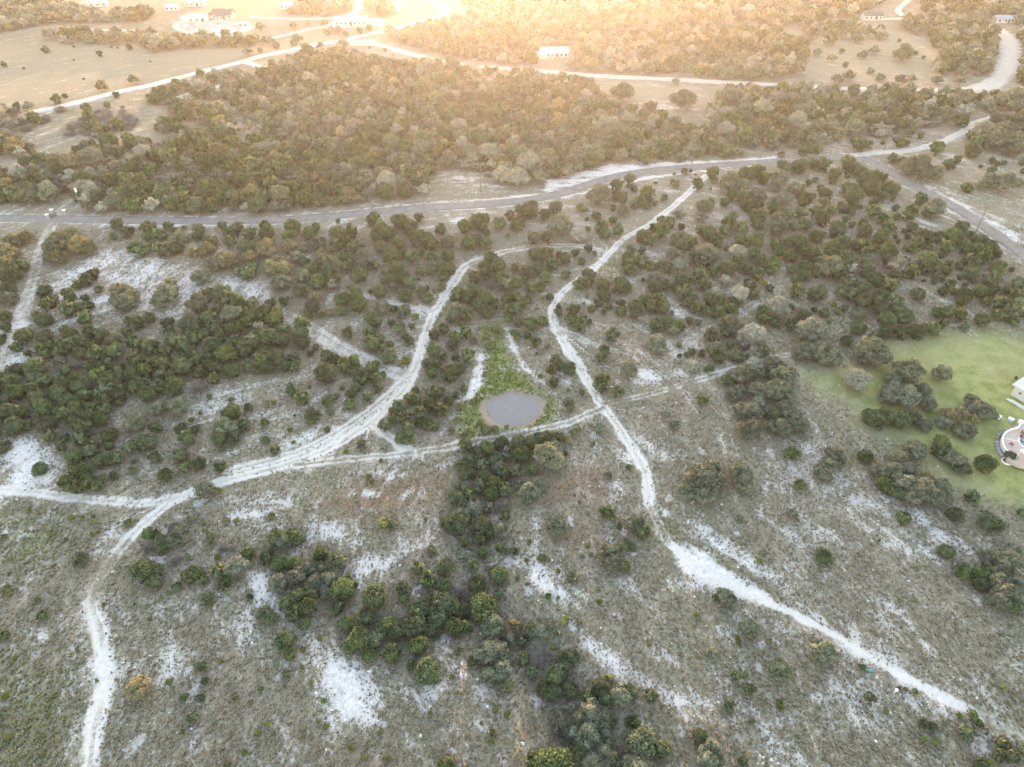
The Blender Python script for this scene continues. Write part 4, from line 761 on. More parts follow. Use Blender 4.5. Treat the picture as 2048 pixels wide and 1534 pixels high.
def lobes_crown(g, lobes, n_spray, size, core=.78, jit=.55, long=1.0, cover=None, icos=ICO1):
    """lobes: list of (centre, radii). Sprays lie in the outer shell of every lobe that no other lobe hides"""
    parts = []; tot = sum(max(r) ** 2 for c, r in lobes)
    for c, r in lobes:
        c, r = np.array(c), np.array(r)
        if core: 
            Vc = lumpy(icos[0], g, .22) * r * core + c; Vc[:, 2] = np.maximum(Vc[:, 2], .03)
            parts.append((Vc, icos[1]))
        n = int(n_spray * max(r) ** 2 / tot) + 2
        d = unit_dirs(n, g); d[:, 2] = np.abs(d[:, 2]) * np.where(g.random(n) < .78, 1, -1)
        rad = (.80 + .26 * g.random(n) ** .8)[:, None]
        wob = 1 + .10 * np.sin(d @ np.array([5., 3., 4.]) + c.sum() * 20)[:, None]
        cen = c + d * r * rad * wob
        keep = cen[:, 2] > .02
        for c2, r2 in lobes:
            if c2 is c or np.allclose(c2, c): continue
            keep &= (((cen - np.array(c2)) / np.array(r2)) ** 2).sum(1) > .62
        cen, d = cen[keep], d[keep]
        nrm = d / r; nrm /= np.linalg.norm(nrm, axis=1)[:, None] + 1e-9
        if len(cen):
            V, Fq = sprays(cen, nrm + np.array([0, 0, .25]), np.full(len(cen), size), g, long, jit)
            parts.append((V, Fq))
    tris = [(V, Fq) for V, Fq in parts if Fq.shape[1] == 3]; quads = [(V, Fq) for V, Fq in parts if Fq.shape[1] == 4]
    return tris, quads
def as_tris(tris, quads):
    out = list(tris)
    for V, Fq in quads: out.append((V, np.vstack([Fq[:, [0, 1, 2]], Fq[:, [0, 2, 3]]])))
    return join(out)
def juniper(g, n, size, small=False):
    L_ = [((0, 0, .40), (.40, .40, .42))]
    for i in range(3 if small else 5):
        a = g.random() * 6.28; q = .16 + .10 * g.random()
        L_.append(((q * math.cos(a), q * math.sin(a), .30 + .26 * g.random()), (.26 + .08 * g.random(),) * 2 + (.26 + .1 * g.random(),)))
    return as_tris(*lobes_crown(g, L_, n, size, .76, .8, 1.5))
def oak(g, n, size, nl=9):
    L_ = [((0, 0, .34), (.30, .30, .26))]
    for i in range(nl):
        a = 6.28 * (i + .6 * g.random()) / nl; q = .22 + .12 * g.random()
        r = .15 + .07 * g.random(); L_.append(((q * math.cos(a), q * math.sin(a), .24 + .20 * g.random()), (r, r, r * .85)))
    for i in range(3):
        a = 6.28 * g.random(); q = .12 * g.random(); r = .15 + .06 * g.random()
        L_.append(((q * math.cos(a), q * math.sin(a), .50 + .06 * g.random()), (r, r, r * .8)))
    return as_tris(*lobes_crown(g, L_, n, size, .74, .8, 1.0))
def brush(g, n, size):
    L_ = []
    for i in range(7):
        a = 6.28 * g.random(); q = .30 * math.sqrt(g.random()); r = .13 + .10 * g.random()
        L_.append(((q * math.cos(a), q * math.sin(a), .16 + .22 * g.random()), (r, r, r * 1.1)))
    return as_tris(*lobes_crown(g, L_, n, size, .45, 1.0, 1.3))
def bare(g, n, core=True):
    """leafless brush: thin forking twigs fanning out of the base, over a sparse tangle"""
    V, T = [], []
    for i in range(n):
        a = g.random() * 6.28; q = .12 * g.random(); b = np.array([q * math.cos(a), q * math.sin(a), .02])
        el = .25 + 1.1 * g.random(); a += (g.random() - .5) * 1.2
        d = np.array([math.cos(a) * math.cos(el), math.sin(a) * math.cos(el), math.sin(el)]); ln = .28 + .28 * g.random()
        p = b + d * ln * .5
        for j in range(4):
            dd = d + .55 * g.normal(size=3); dd /= np.linalg.norm(dd); e_ = p + dd * ln * (.35 + .35 * g.random()); e_[2] = max(e_[2], .02)
            for s_, t_, w in ((b, p, .012), (p, e_, .009)):
                sd = np.cross(t_ - s_, g.normal(size=3)); sd = sd / (np.linalg.norm(sd) + 1e-9) * w
                k = len(V); V += [s_ - sd, s_ + sd, t_]; T.append((k, k + 1, k + 2))
    V, T = np.array(V), np.array(T)
    return V, T
def trunk_mesh(g, h, r, stems, spread, name, mat):
    mb = MB()
    for i in range(stems):
        a = 6.28 * (i + g.random() * .5) / stems; b = Vector((.02 * math.cos(a), .02 * math.sin(a), -.02)) if stems > 1 else Vector((0, 0, -.02))
        m = Vector((spread * .35 * math.cos(a), spread * .35 * math.sin(a), h * .45)); t = Vector((spread * math.cos(a), spread * math.sin(a), h))
        mb.tube(b, m, r, r * .75, 6); mb.tube(m, t, r * .75, r * .3, 6)
        for k in range(2):
            aa = a + (k - .5) * 1.6; mb.tube(m, t + Vector((.12 * math.cos(aa), .12 * math.sin(aa), .02)), r * .5, r * .2, 5)
    me = bpy.data.meshes.new(name); me.from_pydata([tuple(v) for v in mb.v], [], mb.f); me.update(); me.materials.append(mat); return me

JC = ((.046, .066, .029), (.098, .130, .058)); OC = ((.082, .098, .064), (.175, .190, .132)); PC = ((.170, .178, .135), (.26, .265, .21)); AC = ((.128, .128, .066), (.255, .210, .105)); BC = ((.125, .150, .052), (.225, .245, .100)); GC = ((.165, .145, .130), (.265, .240, .220))  # AC: warm oak leaf tone with low sunlight partly put into the colour
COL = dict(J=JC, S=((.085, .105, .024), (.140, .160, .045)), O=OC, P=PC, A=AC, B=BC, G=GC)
TRANS = dict(J=.14, S=.2, O=.18, P=.15, A=.25, B=.3, G=.0)
NAMES = dict(J='juniper', S='seedling', O='live_oak', P='pale_oak', A='sun_tinted_oak', B='brush', G='bare_brush')
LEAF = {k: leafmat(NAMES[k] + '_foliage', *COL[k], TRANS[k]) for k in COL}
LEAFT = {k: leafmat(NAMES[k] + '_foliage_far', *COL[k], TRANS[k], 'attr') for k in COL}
BARK = plain('bark', (.16, .13, .10), .95, .3, 6.0); BARKG = plain('bark_grey', (.22, .20, .18), .95, .3, 6.0)
g_ = np.random.default_rng(5)
def pm(name, VT, k): return mesh_np(name, VT[0], VT[1], LEAF[k])
PROTO = {
 'J': dict(big=[pm('juniper_crown', juniper(g_, 1900, .060), 'J') for i in range(5)], mid=[pm('juniper_crown', juniper(g_, 900, .085), 'J') for i in range(6)]),
 'O': dict(big=[pm('oak_crown', oak(g_, 2600, .050, 10), 'O') for i in range(5)], mid=[pm('oak_crown', oak(g_, 1300, .072, 8), 'O') for i in range(5)]),
 'P': dict(big=[pm('oak_crown', oak(g_, 2200, .050, 10), 'P') for i in range(3)], mid=[pm('oak_crown', oak(g_, 1200, .070, 8), 'P') for i in range(3)]),
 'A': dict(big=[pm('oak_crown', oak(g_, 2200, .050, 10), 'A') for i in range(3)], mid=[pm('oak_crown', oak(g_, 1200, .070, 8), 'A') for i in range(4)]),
 'B': dict(mid=[pm('brush_crown', brush(g_, 520, .090), 'B') for i in range(5)]),
 'S': dict(mid=[pm('juniper_seedling', juniper(g_, 190, .17, True), 'S') for i in range(5)]),
 'G': dict(mid=[pm('bare_twigs', bare(g_, 230), 'G') for i in range(5)]),
}
for d in PROTO.values(): d.setdefault('big', d['mid'])
TRUNK = dict(J=[trunk_mesh(g_, .42, .028, 3, .10, 'juniper_trunk', BARK) for i in range(2)], O=[trunk_mesh(g_, .40, .035, 2, .16, 'oak_trunk', BARKG) for i in range(3)])
TRUNK['P'] = TRUNK['A'] = TRUNK['O']; TRUNK['B'] = TRUNK['G'] = [trunk_mesh(g_, .25, .014, 4, .12, 'brush_stems', BARKG) for i in range(2)]
FARP = {
 'J': [juniper(g_, 95, .22, True) for i in range(5)], 'O': [oak(g_, 130, .17, 6) for i in range(5)], 'G': [bare(g_, 60) for i in range(4)],
 'S': [juniper(g_, 50, .3, True) for i in range(2)], 'B': [brush(g_, 60, .2) for i in range(3)]}
FARP['P'] = FARP['A'] = FARP['O']

# ------------------------------------------------------------------ landmarks used to word the labels
LM = [('the stock pond', 1026, 817), ('the crossing of tracks', 1205, 812), ('the track fork', 590, 928), ('the bare chalk clearing', 60, 930), ('the clearing track junction', 330, 1010),
      ('the lower chalk scrape', 215, 1340), ('the white chalk flat', 690, 1390), ('the brushy creek bed', 1080, 1350), ('the thicket under the dam', 1020, 930), ('the long white chalk scar', 1300, 1370),
      ('the white lower track', 1600, 1235), ('the white metal barn', 2040, 790), ('the paved patio', 2020, 890), ('the mown lawn corner', 1640, 770), ('the chalk track bend', 1107, 630),
      ('the upper track fork', 950, 522), ('the iron gate', 108, 432), ('the asphalt road bend', 1725, 318), ('the chalk track end', 1410, 352), ('the roadside utility pole', 1948, 468),
      ('the wire fence', 1950, 665), ('the dense juniper stand', 480, 680), ('the pale open slope', 330, 560), ('the red-brown bare path', 650, 680), ('the scrubby gully', 640, 1170),
      ('the curving gravel road', 1880, 285), ('the light gravel road', 1320, 158), ('the county road', 300, 172), ('the grey leafless thicket', 205, 250), ('the green track gap', 1320, 1050), ('the hillside of junipers', 1650, 480)]
LMW = [(n, px(u, v)[:2]) for n, u, v in LM]
def landmark(x, y):
    d = [(math.hypot(x - w[0], y - w[1]), n) for n, w in LMW]; return min(d)
KW = dict(J='juniper', O='live oak', P='live oak', A='oak', B='brush', S='juniper seedling', G='brush')
KD = dict(J='dark green rounded juniper', O='grey-green live oak', P='pale silvery live oak', A='golden oak tinted for low sun', B='bright green leafy brush', S='tiny yellow-green juniper seedling', G='leafless grey brush')
KS = dict(J='juniper', O='grey-green oak', P='silvery oak', A='golden oak', B='green brush', S='seedling', G='grey brush')
TN = dict(J='juniper_tree', O='live_oak_tree', P='live_oak_tree', A='sun_tinted_oak_tree', B='green_brush', S='juniper_seedling', G='bare_brush')
CATS = dict(J='tree', O='tree', P='tree', A='tree', B='bush', S='bush', G='bush')
ORD = ['', 'second ', 'third ', 'fourth ', 'fifth ', 'sixth ', 'seventh ', 'eighth ', 'ninth ', 'tenth ']

TREES.sort(key=lambda t: -t[5])
def in_view(t):
    d = depth_of((t[1], t[2], t[3]))
    u = 1024 + F * t[1] / d; v = 767 - F * ((t[1] * 0) + t[2] * sp + (t[3] - H) * cp) / d
    m = t[5] * .45
    return -m < u < 2048 + m and -m < v < 1534 + m
count = {}; single, rest = [], []
POOL = dict(J='J', O='O', P='O', A='O', B='B', S='S', G='G')
for t in TREES:
    c = POOL[t[0]]
    if count.get(c, 0) < 300 and in_view(t): count[c] = count.get(c, 0) + 1; single.append(t)
    else: rest.append(t)
# word the labels: nearest landmark, rank among its kind there, size and company
info = []
for t in single:
    d, n = landmark(t[1], t[2]); info.append((n, t[0], d))
rank = {}
for i in sorted(range(len(single)), key=lambda i: info[i][2]):
    key = (info[i][0], info[i][1]); rank.setdefault(key, []).append(i)
label, group = [None] * len(single), [None] * len(single)
SX = np.array([[t[1], t[2], t[4]] for t in single])
GN = {'J': 'junipers', 'O': 'live oaks', 'P': 'pale live oaks', 'A': 'sun-tinted oaks', 'B': 'green brush', 'S': 'juniper seedlings', 'G': 'bare brush'}
later = {}
for (n, k), idx in rank.items():
    for r, i in enumerate(idx):
        group[i] = '%s near %s' % (GN[k], n)
        if r < 6: label[i] = '%s, %snearest to %s' % (KD[k], ORD[r], n); continue
        t = single[i]; d = np.hypot(SX[:, 0] - t[1], SX[:, 1] - t[2]); touch = int(((d < .55 * (SX[:, 2] + t[4])) & (d > .01)).sum())
        sz = 'small' if t[4] < 2.6 else 'medium' if t[4] < 4.3 else 'large'
        comp = 'alone' if touch == 0 else 'paired' if touch == 1 else 'clumped'
        # the landmark it lies towards, seen from its own landmark
        o0 = dict(LMW)[n]; best = max((( (t[1]-o0[0])*(w[0]-o0[0]) + (t[2]-o0[1])*(w[1]-o0[1]) ) / (math.hypot(t[1]-o0[0], t[2]-o0[1]) * math.hypot(w[0]-o0[0], w[1]-o0[1]) + 1e-6) - math.hypot(w[0]-o0[0], w[1]-o0[1]) * .002, m) for m, w in LMW if m != n)[1]
        later.setdefault((sz, k, comp, n, best), []).append(i)
for (sz, k, comp, n, best), idx in later.items():
    for r, i in enumerate(idx):
        label[i] = '%s%s %s %s, from %s towards %s' % (ORD[r] if r < 9 else 'farther ', sz, KS[k], comp, n, best)
for i, t in enumerate(single):
    k, x, y, z, w, wp, r = t
    me = PROTO[k]['big' if wp > 34 else 'mid'][int(r * 977) % len(PROTO[k]['big' if wp > 34 else 'mid'])]
    w *= 1.12 if k in 'OPA' else .97
    sc = (w * (.94 + .12 * ((r * 31) % 1)), w * (.94 + .12 * ((r * 57) % 1)), w * ((.92 if k in 'OPA' else .80) + .26 * ((r * 91) % 1)))
    if k == 'S':
        o = link(TN[k], me, None, (x, y, z - .03), r * 6.28, sc); tag(o, label[i], CATS[k], group[i]); continue
    root = empty(TN[k], (x, y, z - .04), r * 6.28, sc); tag(root, label[i], CATS[k], group[i])
    link('crown' if k not in 'G' else 'twigs', me, root)
    link('trunk' if k in 'JOPA' else 'stems', TRUNK[k][int(r * 53) % len(TRUNK[k])], root)
# everything beyond the first 300 of a kind: one woodland mass per kind
def bake(kinds, name, text, cat):
    Vs, Ts, tint, n = [], [], [], 0
    for t in rest:
        if t[0] not in kinds: continue
        k, x, y, z, w, wp, r = t; V, T = FARP[k][int(r * 977) % len(FARP[k])]
        c, s = math.cos(r * 6.28), math.sin(r * 6.28); X = V * np.array([w, w, w * (.9 + .35 * ((r * 91) % 1))])
        Vs.append(np.stack([X[:, 0] * c - X[:, 1] * s + x, X[:, 0] * s + X[:, 1] * c + y, X[:, 2] + z - .05], 1)); Ts.append(T + n); n += len(V); tint.append(np.full(len(V), (r * 13.7) % 1))
    if not Vs: return
    o = link(name, mesh_np(name, np.vstack(Vs), np.vstack(Ts), LEAFT[kinds[0]], False, {'tint': ('FLOAT', np.concatenate(tint))}))
    tag(o, text, cat, kind='stuff')
bake('J', 'juniper_woodland', 'mass of dark green junipers covering the hillsides beyond the asphalt road', 'woodland')
bake('O', 'oak_woodland', 'mass of grey-green live oaks among the junipers beyond the asphalt road', 'woodland')
bake('P', 'pale_oak_woodland', 'pale silvery oaks scattered through the far woods', 'woodland')
bake('A', 'sun_tinted_oak_woodland', 'sun-tinted golden oaks scattered through the far woods', 'woodland')
bake('G', 'bare_brush_thicket', 'leafless grey brush scattered through the far woods', 'brush')
bake('S', 'seedling_patch', 'tiny juniper seedlings scattered over the slopes', 'brush'); bake('B', 'leafy_brush_patch', 'bright leafy brush at the edge of the woods', 'brush')
print('trees', len(TREES), 'single', count, 'rest', len(rest))

# ------------------------------------------------------------------ grass tufts and loose stones (uncountable)
def scatter(n, ymax, dens):
    Y = 36 + (ymax - 36) * nr.random(n) ** 1.15; X = (nr.random(n) * 2 - 1) * (.98 * (Y * cp + H * sp) + 6)
    Q = np.stack([X, Y], 1)
    ci = np.clip(np.searchsorted(XS, X), 1, nx - 1); ri = np.clip(np.searchsorted(YS, Y), 1, ny - 1); v = ri * nx + ci
    keep = nr.random(n) < dens(v); return Q[keep], v[keep]
Q, v = scatter(285000, 185, lambda v: np.clip(1.15 - 1.25 * chalk[v], .03, 1) * (1 - np.clip(lawn[v] * 1.6, 0, 1)) * (1 - mud[v]) * (1 - np.clip(track[v] * 1.3, 0, .97)))
zq = height(Q[:, 0], Q[:, 1]); n = len(Q)
hgt = (.16 + .26 * nr.random(n) ** 2) * (1 + .5 * green[v]); a0 = nr.random(n) * 6.28
Vs, Ts = [], []
for b in range(3):
    a = a0 + b * 2.1; dx, dy = np.cos(a), np.sin(a); wd = hgt * .38; base = np.stack([Q[:, 0], Q[:, 1], zq - .02], 1)
    l = base + np.stack([-dy * wd, dx * wd, np.zeros(n)], 1); r_ = base + np.stack([dy * wd, -dx * wd, np.zeros(n)], 1)
    tp = base + np.stack([dx * hgt * .7, dy * hgt * .7, hgt], 1)
    Vs.append(np.stack([l, r_, tp], 1))
V = np.stack(Vs, 1).reshape(-1, 3); T = np.arange(len(V)).reshape(-1, 3)
at = {'tint': ('FLOAT', np.repeat(nr.random(n), 9)), 'gr': ('FLOAT', np.repeat(np.clip(green[v] + .12 * (nr.random(n) < .25), 0, 1), 9))}
def grass_mat():
    m, N, L, out = newmat('dry_grass'); A = N.new('ShaderNodeAttribute'); A.attribute_name = 'tint'; B = N.new('ShaderNodeAttribute'); B.attribute_name = 'gr'
    c = mixc(N, L, A.outputs['Fac'], (.160, .142, .098), (.350, .305, .235)); c = mixc(N, L, B.outputs['Fac'], c, mixc(N, L, A.outputs['Fac'], (.09, .13, .03), (.21, .25, .07)))
    d = N.new('ShaderNodeBsdfDiffuse'); t = N.new('ShaderNodeBsdfTranslucent'); mx = N.new('ShaderNodeMixShader'); mx.inputs[0].default_value = .3
    L.new(c, d.inputs[0]); L.new(c, t.inputs[0]); L.new(d.outputs[0], mx.inputs[1]); L.new(t.outputs[0], mx.inputs[2]); L.new(mx.outputs[0], out.inputs[0]); return m
o = link('dry_grass', mesh_np('dry_grass', V, T, grass_mat(), False, at)); tag(o, 'dry straw-coloured grass tufts covering the near slopes', 'grass', kind='stuff')
Q, v = scatter(74000, 175, lambda v: np.clip((chalk[v] - .35) * 1.1, .02, .9) * (1 - lawn[v]) * (1 - mud[v]) * (1 - .6 * np.clip(track[v], 0, 1)))
zq = height(Q[:, 0], Q[:, 1]); n = len(Q); s = .07 + .20 * nr.random(n) ** 3
OCT = np.array([[1, 0, 0], [0, 1, 0], [-1, 0, 0], [0, -1, 0], [.2, .1, .7]]); OT = np.array([[0, 1, 4], [1, 2, 4], [2, 3, 4], [3, 0, 4]])
jt = 1 + .35 * nr.normal(size=(n, 5, 1)); V = (OCT[None] * jt * s[:, None, None]); a = nr.random(n) * 6.28
X = V[:, :, 0] * np.cos(a)[:, None] - V[:, :, 1] * np.sin(a)[:, None] + Q[:, 0:1]; Y = V[:, :, 0] * np.sin(a)[:, None] + V[:, :, 1] * np.cos(a)[:, None] + Q[:, 1:2]
V = np.stack([X, Y, V[:, :, 2] + zq[:, None]], 2).reshape(-1, 3); T = (OT[None] + 5 * np.arange(n)[:, None, None]).reshape(-1, 3)
o = link('loose_stones', mesh_np('loose_stones', V, T, plain('limestone', (.52, .50, .47), .95, .25, 3.0))); tag(o, 'loose white limestone rubble strewn over the chalk patches', 'stones', kind='stuff')

# flat grey rock ledges
M_SLAB = plain('rock_ledge', (.32, .295, .285), .95, .35, 1.6)
slabs = []
for q, (u, v_, w, h) in enumerate(SLABS):
    p = px(u, v_); sc_ = depth_of(p) / F; rx = w * sc_ * .44; ry = h * sc_ * .5 / max(math.sin(math.atan2(H - p[2], p[1])), .3)
    n = 26; a = np.linspace(0, 6.283, n, endpoint=False); g2 = np.random.default_rng(100 + q)
    rr = 1 + .22 * np.sin(2 * a + g2.random() * 6) + .16 * np.sin(3 * a + g2.random() * 6) + .12 * np.sin(7 * a + g2.random() * 6) + .08 * g2.normal(size=n)
    rings = []
    for f, dz in ((1.06, -.10), (1.0, .01), (.8, .05), (.4, .06)):
        xx = p[0] + rx * rr * f * np.cos(a); yy = p[1] + ry * rr * f * np.sin(a); rings.append(np.stack([xx, yy, height(xx, yy) + dz + .015 * g2.normal(size=n)], 1))
    V = np.vstack(rings + [[[p[0], p[1], p[2] + .06]]]); fs = []
    for k in range(3):
        for i in range(n): fs += [(k*n+i, k*n+(i+1) % n, (k+1)*n+(i+1) % n), (k*n+i, (k+1)*n+(i+1) % n, (k+1)*n+i)]
    fs += [(3*n+i, 3*n+(i+1) % n, 4*n) for i in range(n)]
    V[:, :2] -= p[:2]; V[:, 2] -= p[2]
    o = link('rock_ledge', mesh_np('rock_ledge', V, np.array(fs), M_SLAB), None, p); slabs.append((landmark(p[0], p[1]), o))
by = {}
for (d, n), o in slabs: by.setdefault(n, []).append((d, o))
for n, lst in by.items():
    for r, (d, o) in enumerate(sorted(lst, key=lambda q: q[0])): tag(o, 'flat lavender-grey rock ledge, %snearest to %s' % (ORD[r], n), 'rock', 'flat rock ledges')
# ------------------------------------------------------------------ houses and other built things
M_WALLW = plain('white_render', (.44, .425, .40), .9, .1, .6); M_WALLS = plain('limestone_wall', (.50, .45, .38), .9, .2, 1.5); M_ROOFD = plain('dark_shingle', (.075, .075, .085), .9, .25, 2.0)
M_ROOFB = plain('blue_grey_metal_roof', (.22, .26, .30), .8, .1, .8, .1); M_ROOFW = plain('white_metal_roof', (.44, .43, .415), .8, .1, .6, .1); M_PANE = plain('window_glass', (.03, .035, .045), .1, .1, 1.0, .5)
M_TRIM = plain('white_trim', (.60, .585, .56), .8, .06); M_DOOR = plain('dark_door', (.09, .065, .05), .6, .15); M_WOODP = plain('creosote_pole', (.125, .105, .09), .9, .3, 5.0); M_IRON = plain('black_iron', (.03, .03, .032), .6, .1); M_GALV = plain('galvanised', (.38, .39, .40), .5, .1, 2.0, .5, .4)
M_PAVE = plain('paver', (.40, .31, .27), .9, .15, 2.5); M_CONC = plain('concrete', (.48, .465, .44), .9, .12, 1.5); M_POOLW = plain('pool_water', (.10, .38, .46), .08, .1, .6, .5); M_RED = plain('red_brown_fabric', (.16, .05, .045), .8, .1)
M_STONE = plain('border_stone', (.27, .255, .235), .95, .3, 2.0); M_MULCH = plain('mulch', (.11, .075, .055), .95, .3, 4.0); M_TEAL = plain('teal_tarp', (.03, .20, .21), .6, .25, 2.0); M_BLACK = plain('black_plastic', (.018, .018, .02), .4, .1); M_WHITEP = plain('white_plastic', (.72, .72, .72), .5, .05); M_WIRE = plain('wire', (.12, .12, .12), .6, .1)

def house(name, label, u, v, w, d, h, rz, wall, roof, rise=1.6, wins=(), door=None, wing=None, chimney=False, cat='house', loc=None, porch=False):
    p = px(u, v) if loc is None else loc
    if loc is None and w > 4: w, d, h, rise = w * .74, d * .74, h * .8, rise * .8; wins = [(x * .74, z * .8, ww * .8, wh * .8) for x, z, ww, wh in wins]; wing = wing and tuple(q_ * .74 for q_ in wing)
    root = empty(name, (p[0], p[1], p[2] - .05), rz); tag(root, label, cat)
    def body(x0, x1, y0, y1, hh, rs):
        ym = (y0 + y1) / 2; m = MB(); m.box(x0, x1, y0, y1, -.5, hh)
        for x, s in ((x0 + .002, 1), (x1 - .002, -1)):
            m.add([(x, y0, hh), (x, y1, hh), (x, ym, hh + rs), (x + .2 * s, y0, hh), (x + .2 * s, y1, hh), (x + .2 * s, ym, hh + rs)], [(0, 1, 2), (5, 4, 3), (0, 2, 5, 3), (2, 1, 4, 5)])
        m.build('wall', wall, root)
        r = MB(); o_ = .45; k = rs / ((y1 - y0) / 2); t = .16
        for s in (-1, 1):
            ye = (y0 - o_) if s < 0 else (y1 + o_); ze = hh - k * o_ + .04
            a = [(x0 - o_, ye, ze), (x1 + o_, ye, ze), (x1 + o_, ym, hh + rs + .04), (x0 - o_, ym, hh + rs + .04)]
            r.add(a + [(q[0], q[1], q[2] + t) for q in a], [(3, 2, 1, 0), (4, 5, 6, 7), (0, 1, 5, 4), (1, 2, 6, 5), (2, 3, 7, 6), (3, 0, 4, 7)] if s < 0 else [(0, 1, 2, 3), (7, 6, 5, 4), (4, 5, 1, 0), (5, 6, 2, 1), (6, 7, 3, 2), (7, 4, 0, 3)])
        ro = r.build('roof', roof, root)
        return ro
    ro = body(-w / 2, w / 2, -d / 2, d / 2, h, rise)
    if chimney: MB().box(w * .22, w * .22 + 1.0, -.5, .5, h + rise * .4, h + rise + 1.1).build('chimney', M_WALLS, ro)
    if wing:
        (x0, x1, y0, y1, hh, rs) = wing; body(x0, x1, y0, y1, hh, rs)
    for (x, z, ww, wh) in wins:
        y = -d / 2
        f = MB().box(x - ww / 2 - .1, x + ww / 2 + .1, y - .06, y + .02, z - .1, z + wh + .1).build('window', M_TRIM, root)
        MB().box(x - ww / 2, x - .04, y - .085, y - .05, z, z + wh).build('pane', M_PANE, f); MB().box(x + .04, x + ww / 2, y - .085, y - .05, z, z + wh).build('pane', M_PANE, f)
    if door is not None:
        f = MB().box(door - .55, door + .55, -d / 2 - .07, -d / 2 + .02, 0, 2.15).build('door', M_DOOR, root); MB().box(door + .36, door + .44, -d / 2 - .12, -d / 2 - .06, 1.0, 1.1).build('handle', M_GALV, f)
    if porch:
        pr = MB().box(-w * .3, w * .3, -d / 2 - 2.4, -d / 2 - .1, h - .35, h - .2).build('porch_roof', roof, root)
        for x in (-.28, -.1, .1, .28): MB().box(w * x - .12, w * x + .12, -d / 2 - 2.3, -d / 2 - 2.06, -.4, h - .36).build('porch_post', M_TRIM, root)
    return root

W3 = lambda w, n, z=1.0: [(-w / 2 + w * (i + .5) / n, z, 1.3, 1.4) for i in range(n)]
house('ranch_house', 'long low white ranch house with white roof beside the light gravel road', 1108, 112, 19, 10, 3.4, .05, M_WALLW, M_ROOFW, 2.0, W3(19, 6), 1.6, (-11.5, -6.5, -8, -1, 2.8, 1.3), cat='house', porch=True)
house('ranch_house', 'long white house with pale blue-grey roof and a wing by the county road', 703, 49, 26, 11, 3.4, .04, M_WALLW, M_ROOFB, 2.4, W3(26, 7), .4, (13.2, 27, -3.5, 3.5, 2.8, 1.4), True)
house('farm_house', 'white house with dark grey roof alone in the bleached pasture', 1742, 38, 15, 9, 3.1, -.04, M_WALLW, M_ROOFD, 2.0, W3(15, 4), 2.0, cat='house')
house('barn', 'open barn with blue-grey metal roof at the end of the bending gravel road', 2011, 44, 20, 10, 3.0, -.10, M_WALLS, M_ROOFB, 1.6, W3(20, 4), 0.0, cat='barn')
house('farm_house', 'stone-white house with steep dark roof beyond the looped driveway', 449, 36, 16, 10, 3.2, -.03, M_WALLW, M_ROOFD, 3.2, W3(16, 5), 1.0, (-11, -7.8, -4, 3, 2.8, 1.6), True, porch=True)
house('farm_house', 'white house with two garage gables on the looped driveway', 398, 43, 15, 9, 3.4, .12, M_WALLW, M_ROOFW, 2.2, W3(15, 3), 3.0, (-13, -7.4, -4, 3, 3.0, 1.6))
house('shed', 'small white shed with white roof left of a larger white barn', 347, 20, 11, 8, 3.2, .05, M_WALLW, M_ROOFW, 1.5, W3(11, 3), None, cat='shed')
house('barn', 'large white barn with white roof behind the looped driveway', 393, 11, 17, 10, 4.2, .03, M_WALLW, M_ROOFW, 2.2, W3(17, 4), 2.0, cat='barn')
house('shed', 'low white building among trees beyond the bleached pasture', 258, 28, 14, 6, 2.8, 0, M_WALLW, M_ROOFW, 1.0, W3(14, 3), None, cat='shed')
house('barn', 'white barn beside white gravel heaps at the wood edge', 198, 12, 16, 9, 4.0, .3, M_WALLW, M_ROOFW, 1.8, W3(16, 3), None, cat='barn')
house('shed', 'white barn left of a clump of oaks above the long driveway', 575, 17, 12, 8, 3.4, 0, M_WALLW, M_ROOFW, 1.6, W3(12, 3), None, cat='shed')
house('shed', 'tiny white shed at the pasture edge under a brown wood', 105, 43, 3.4, 3, 2.4, 0, M_WALLW, M_ROOFW, .8, [(0, .9, .8, .8)], None, cat='shed')
house('shed', 'small white shed at the right end of the looped driveway', 488, 54, 8, 5, 2.8, .1, M_WALLW, M_ROOFW, 1.0, W3(8, 2), None, cat='shed')
# white metal barn on the lawn
A_, B_ = px(2020.5, 789), px(2048, 805.5); ab = (B_ - A_)[:2]; rzb = math.atan2(ab[1], ab[0]); wb, db = 13.0, 8.0
cxy = A_[:2] + wb / 2 * np.array([math.cos(rzb), math.sin(rzb)]) + db / 2 * np.array([-math.sin(rzb), math.cos(rzb)])
house('metal_barn', 'white metal barn with one small window on the mown lawn', 0, 0, wb, db, 2.5, rzb, M_WALLW, M_ROOFW, .9, [(-wb / 2 + 1.5, 1.1, .5, .6), (1.5, 1.1, .7, .6)], 4.2, cat='barn', loc=np.array([cxy[0], cxy[1], hz(*cxy)]))
q = px(2034, 808); o = MB().box(-2.0, 2.4, -.5, .5, -.2, .07).build('concrete_apron', M_CONC, None, q, rzb); tag(o, 'narrow concrete slab beside the white metal barn', 'slab')
for u, v, m, lab in ((1994.5, 836, M_WHITEP, 'small white equipment box beside the big oak on the lawn'), (2020, 842, plain('blue_grey_box', (.34, .42, .45), .6), 'small blue-grey equipment box between two white ones'), (2041, 847, M_WHITEP, 'small white equipment box next to the patio wall')):
    q = px(u, v); r = empty('equipment_box', q, rzb + .2); tag(r, lab, 'box', 'equipment boxes on the lawn')
    MB().box(-.48, .48, -.36, .36, .05, .62).build('body', m, r); MB().box(-.52, .52, -.40, .40, .622, .68).build('lid', M_TRIM, r); MB().box(-.44, .44, -.32, .32, -.1, .048).build('plinth', M_CONC, r)

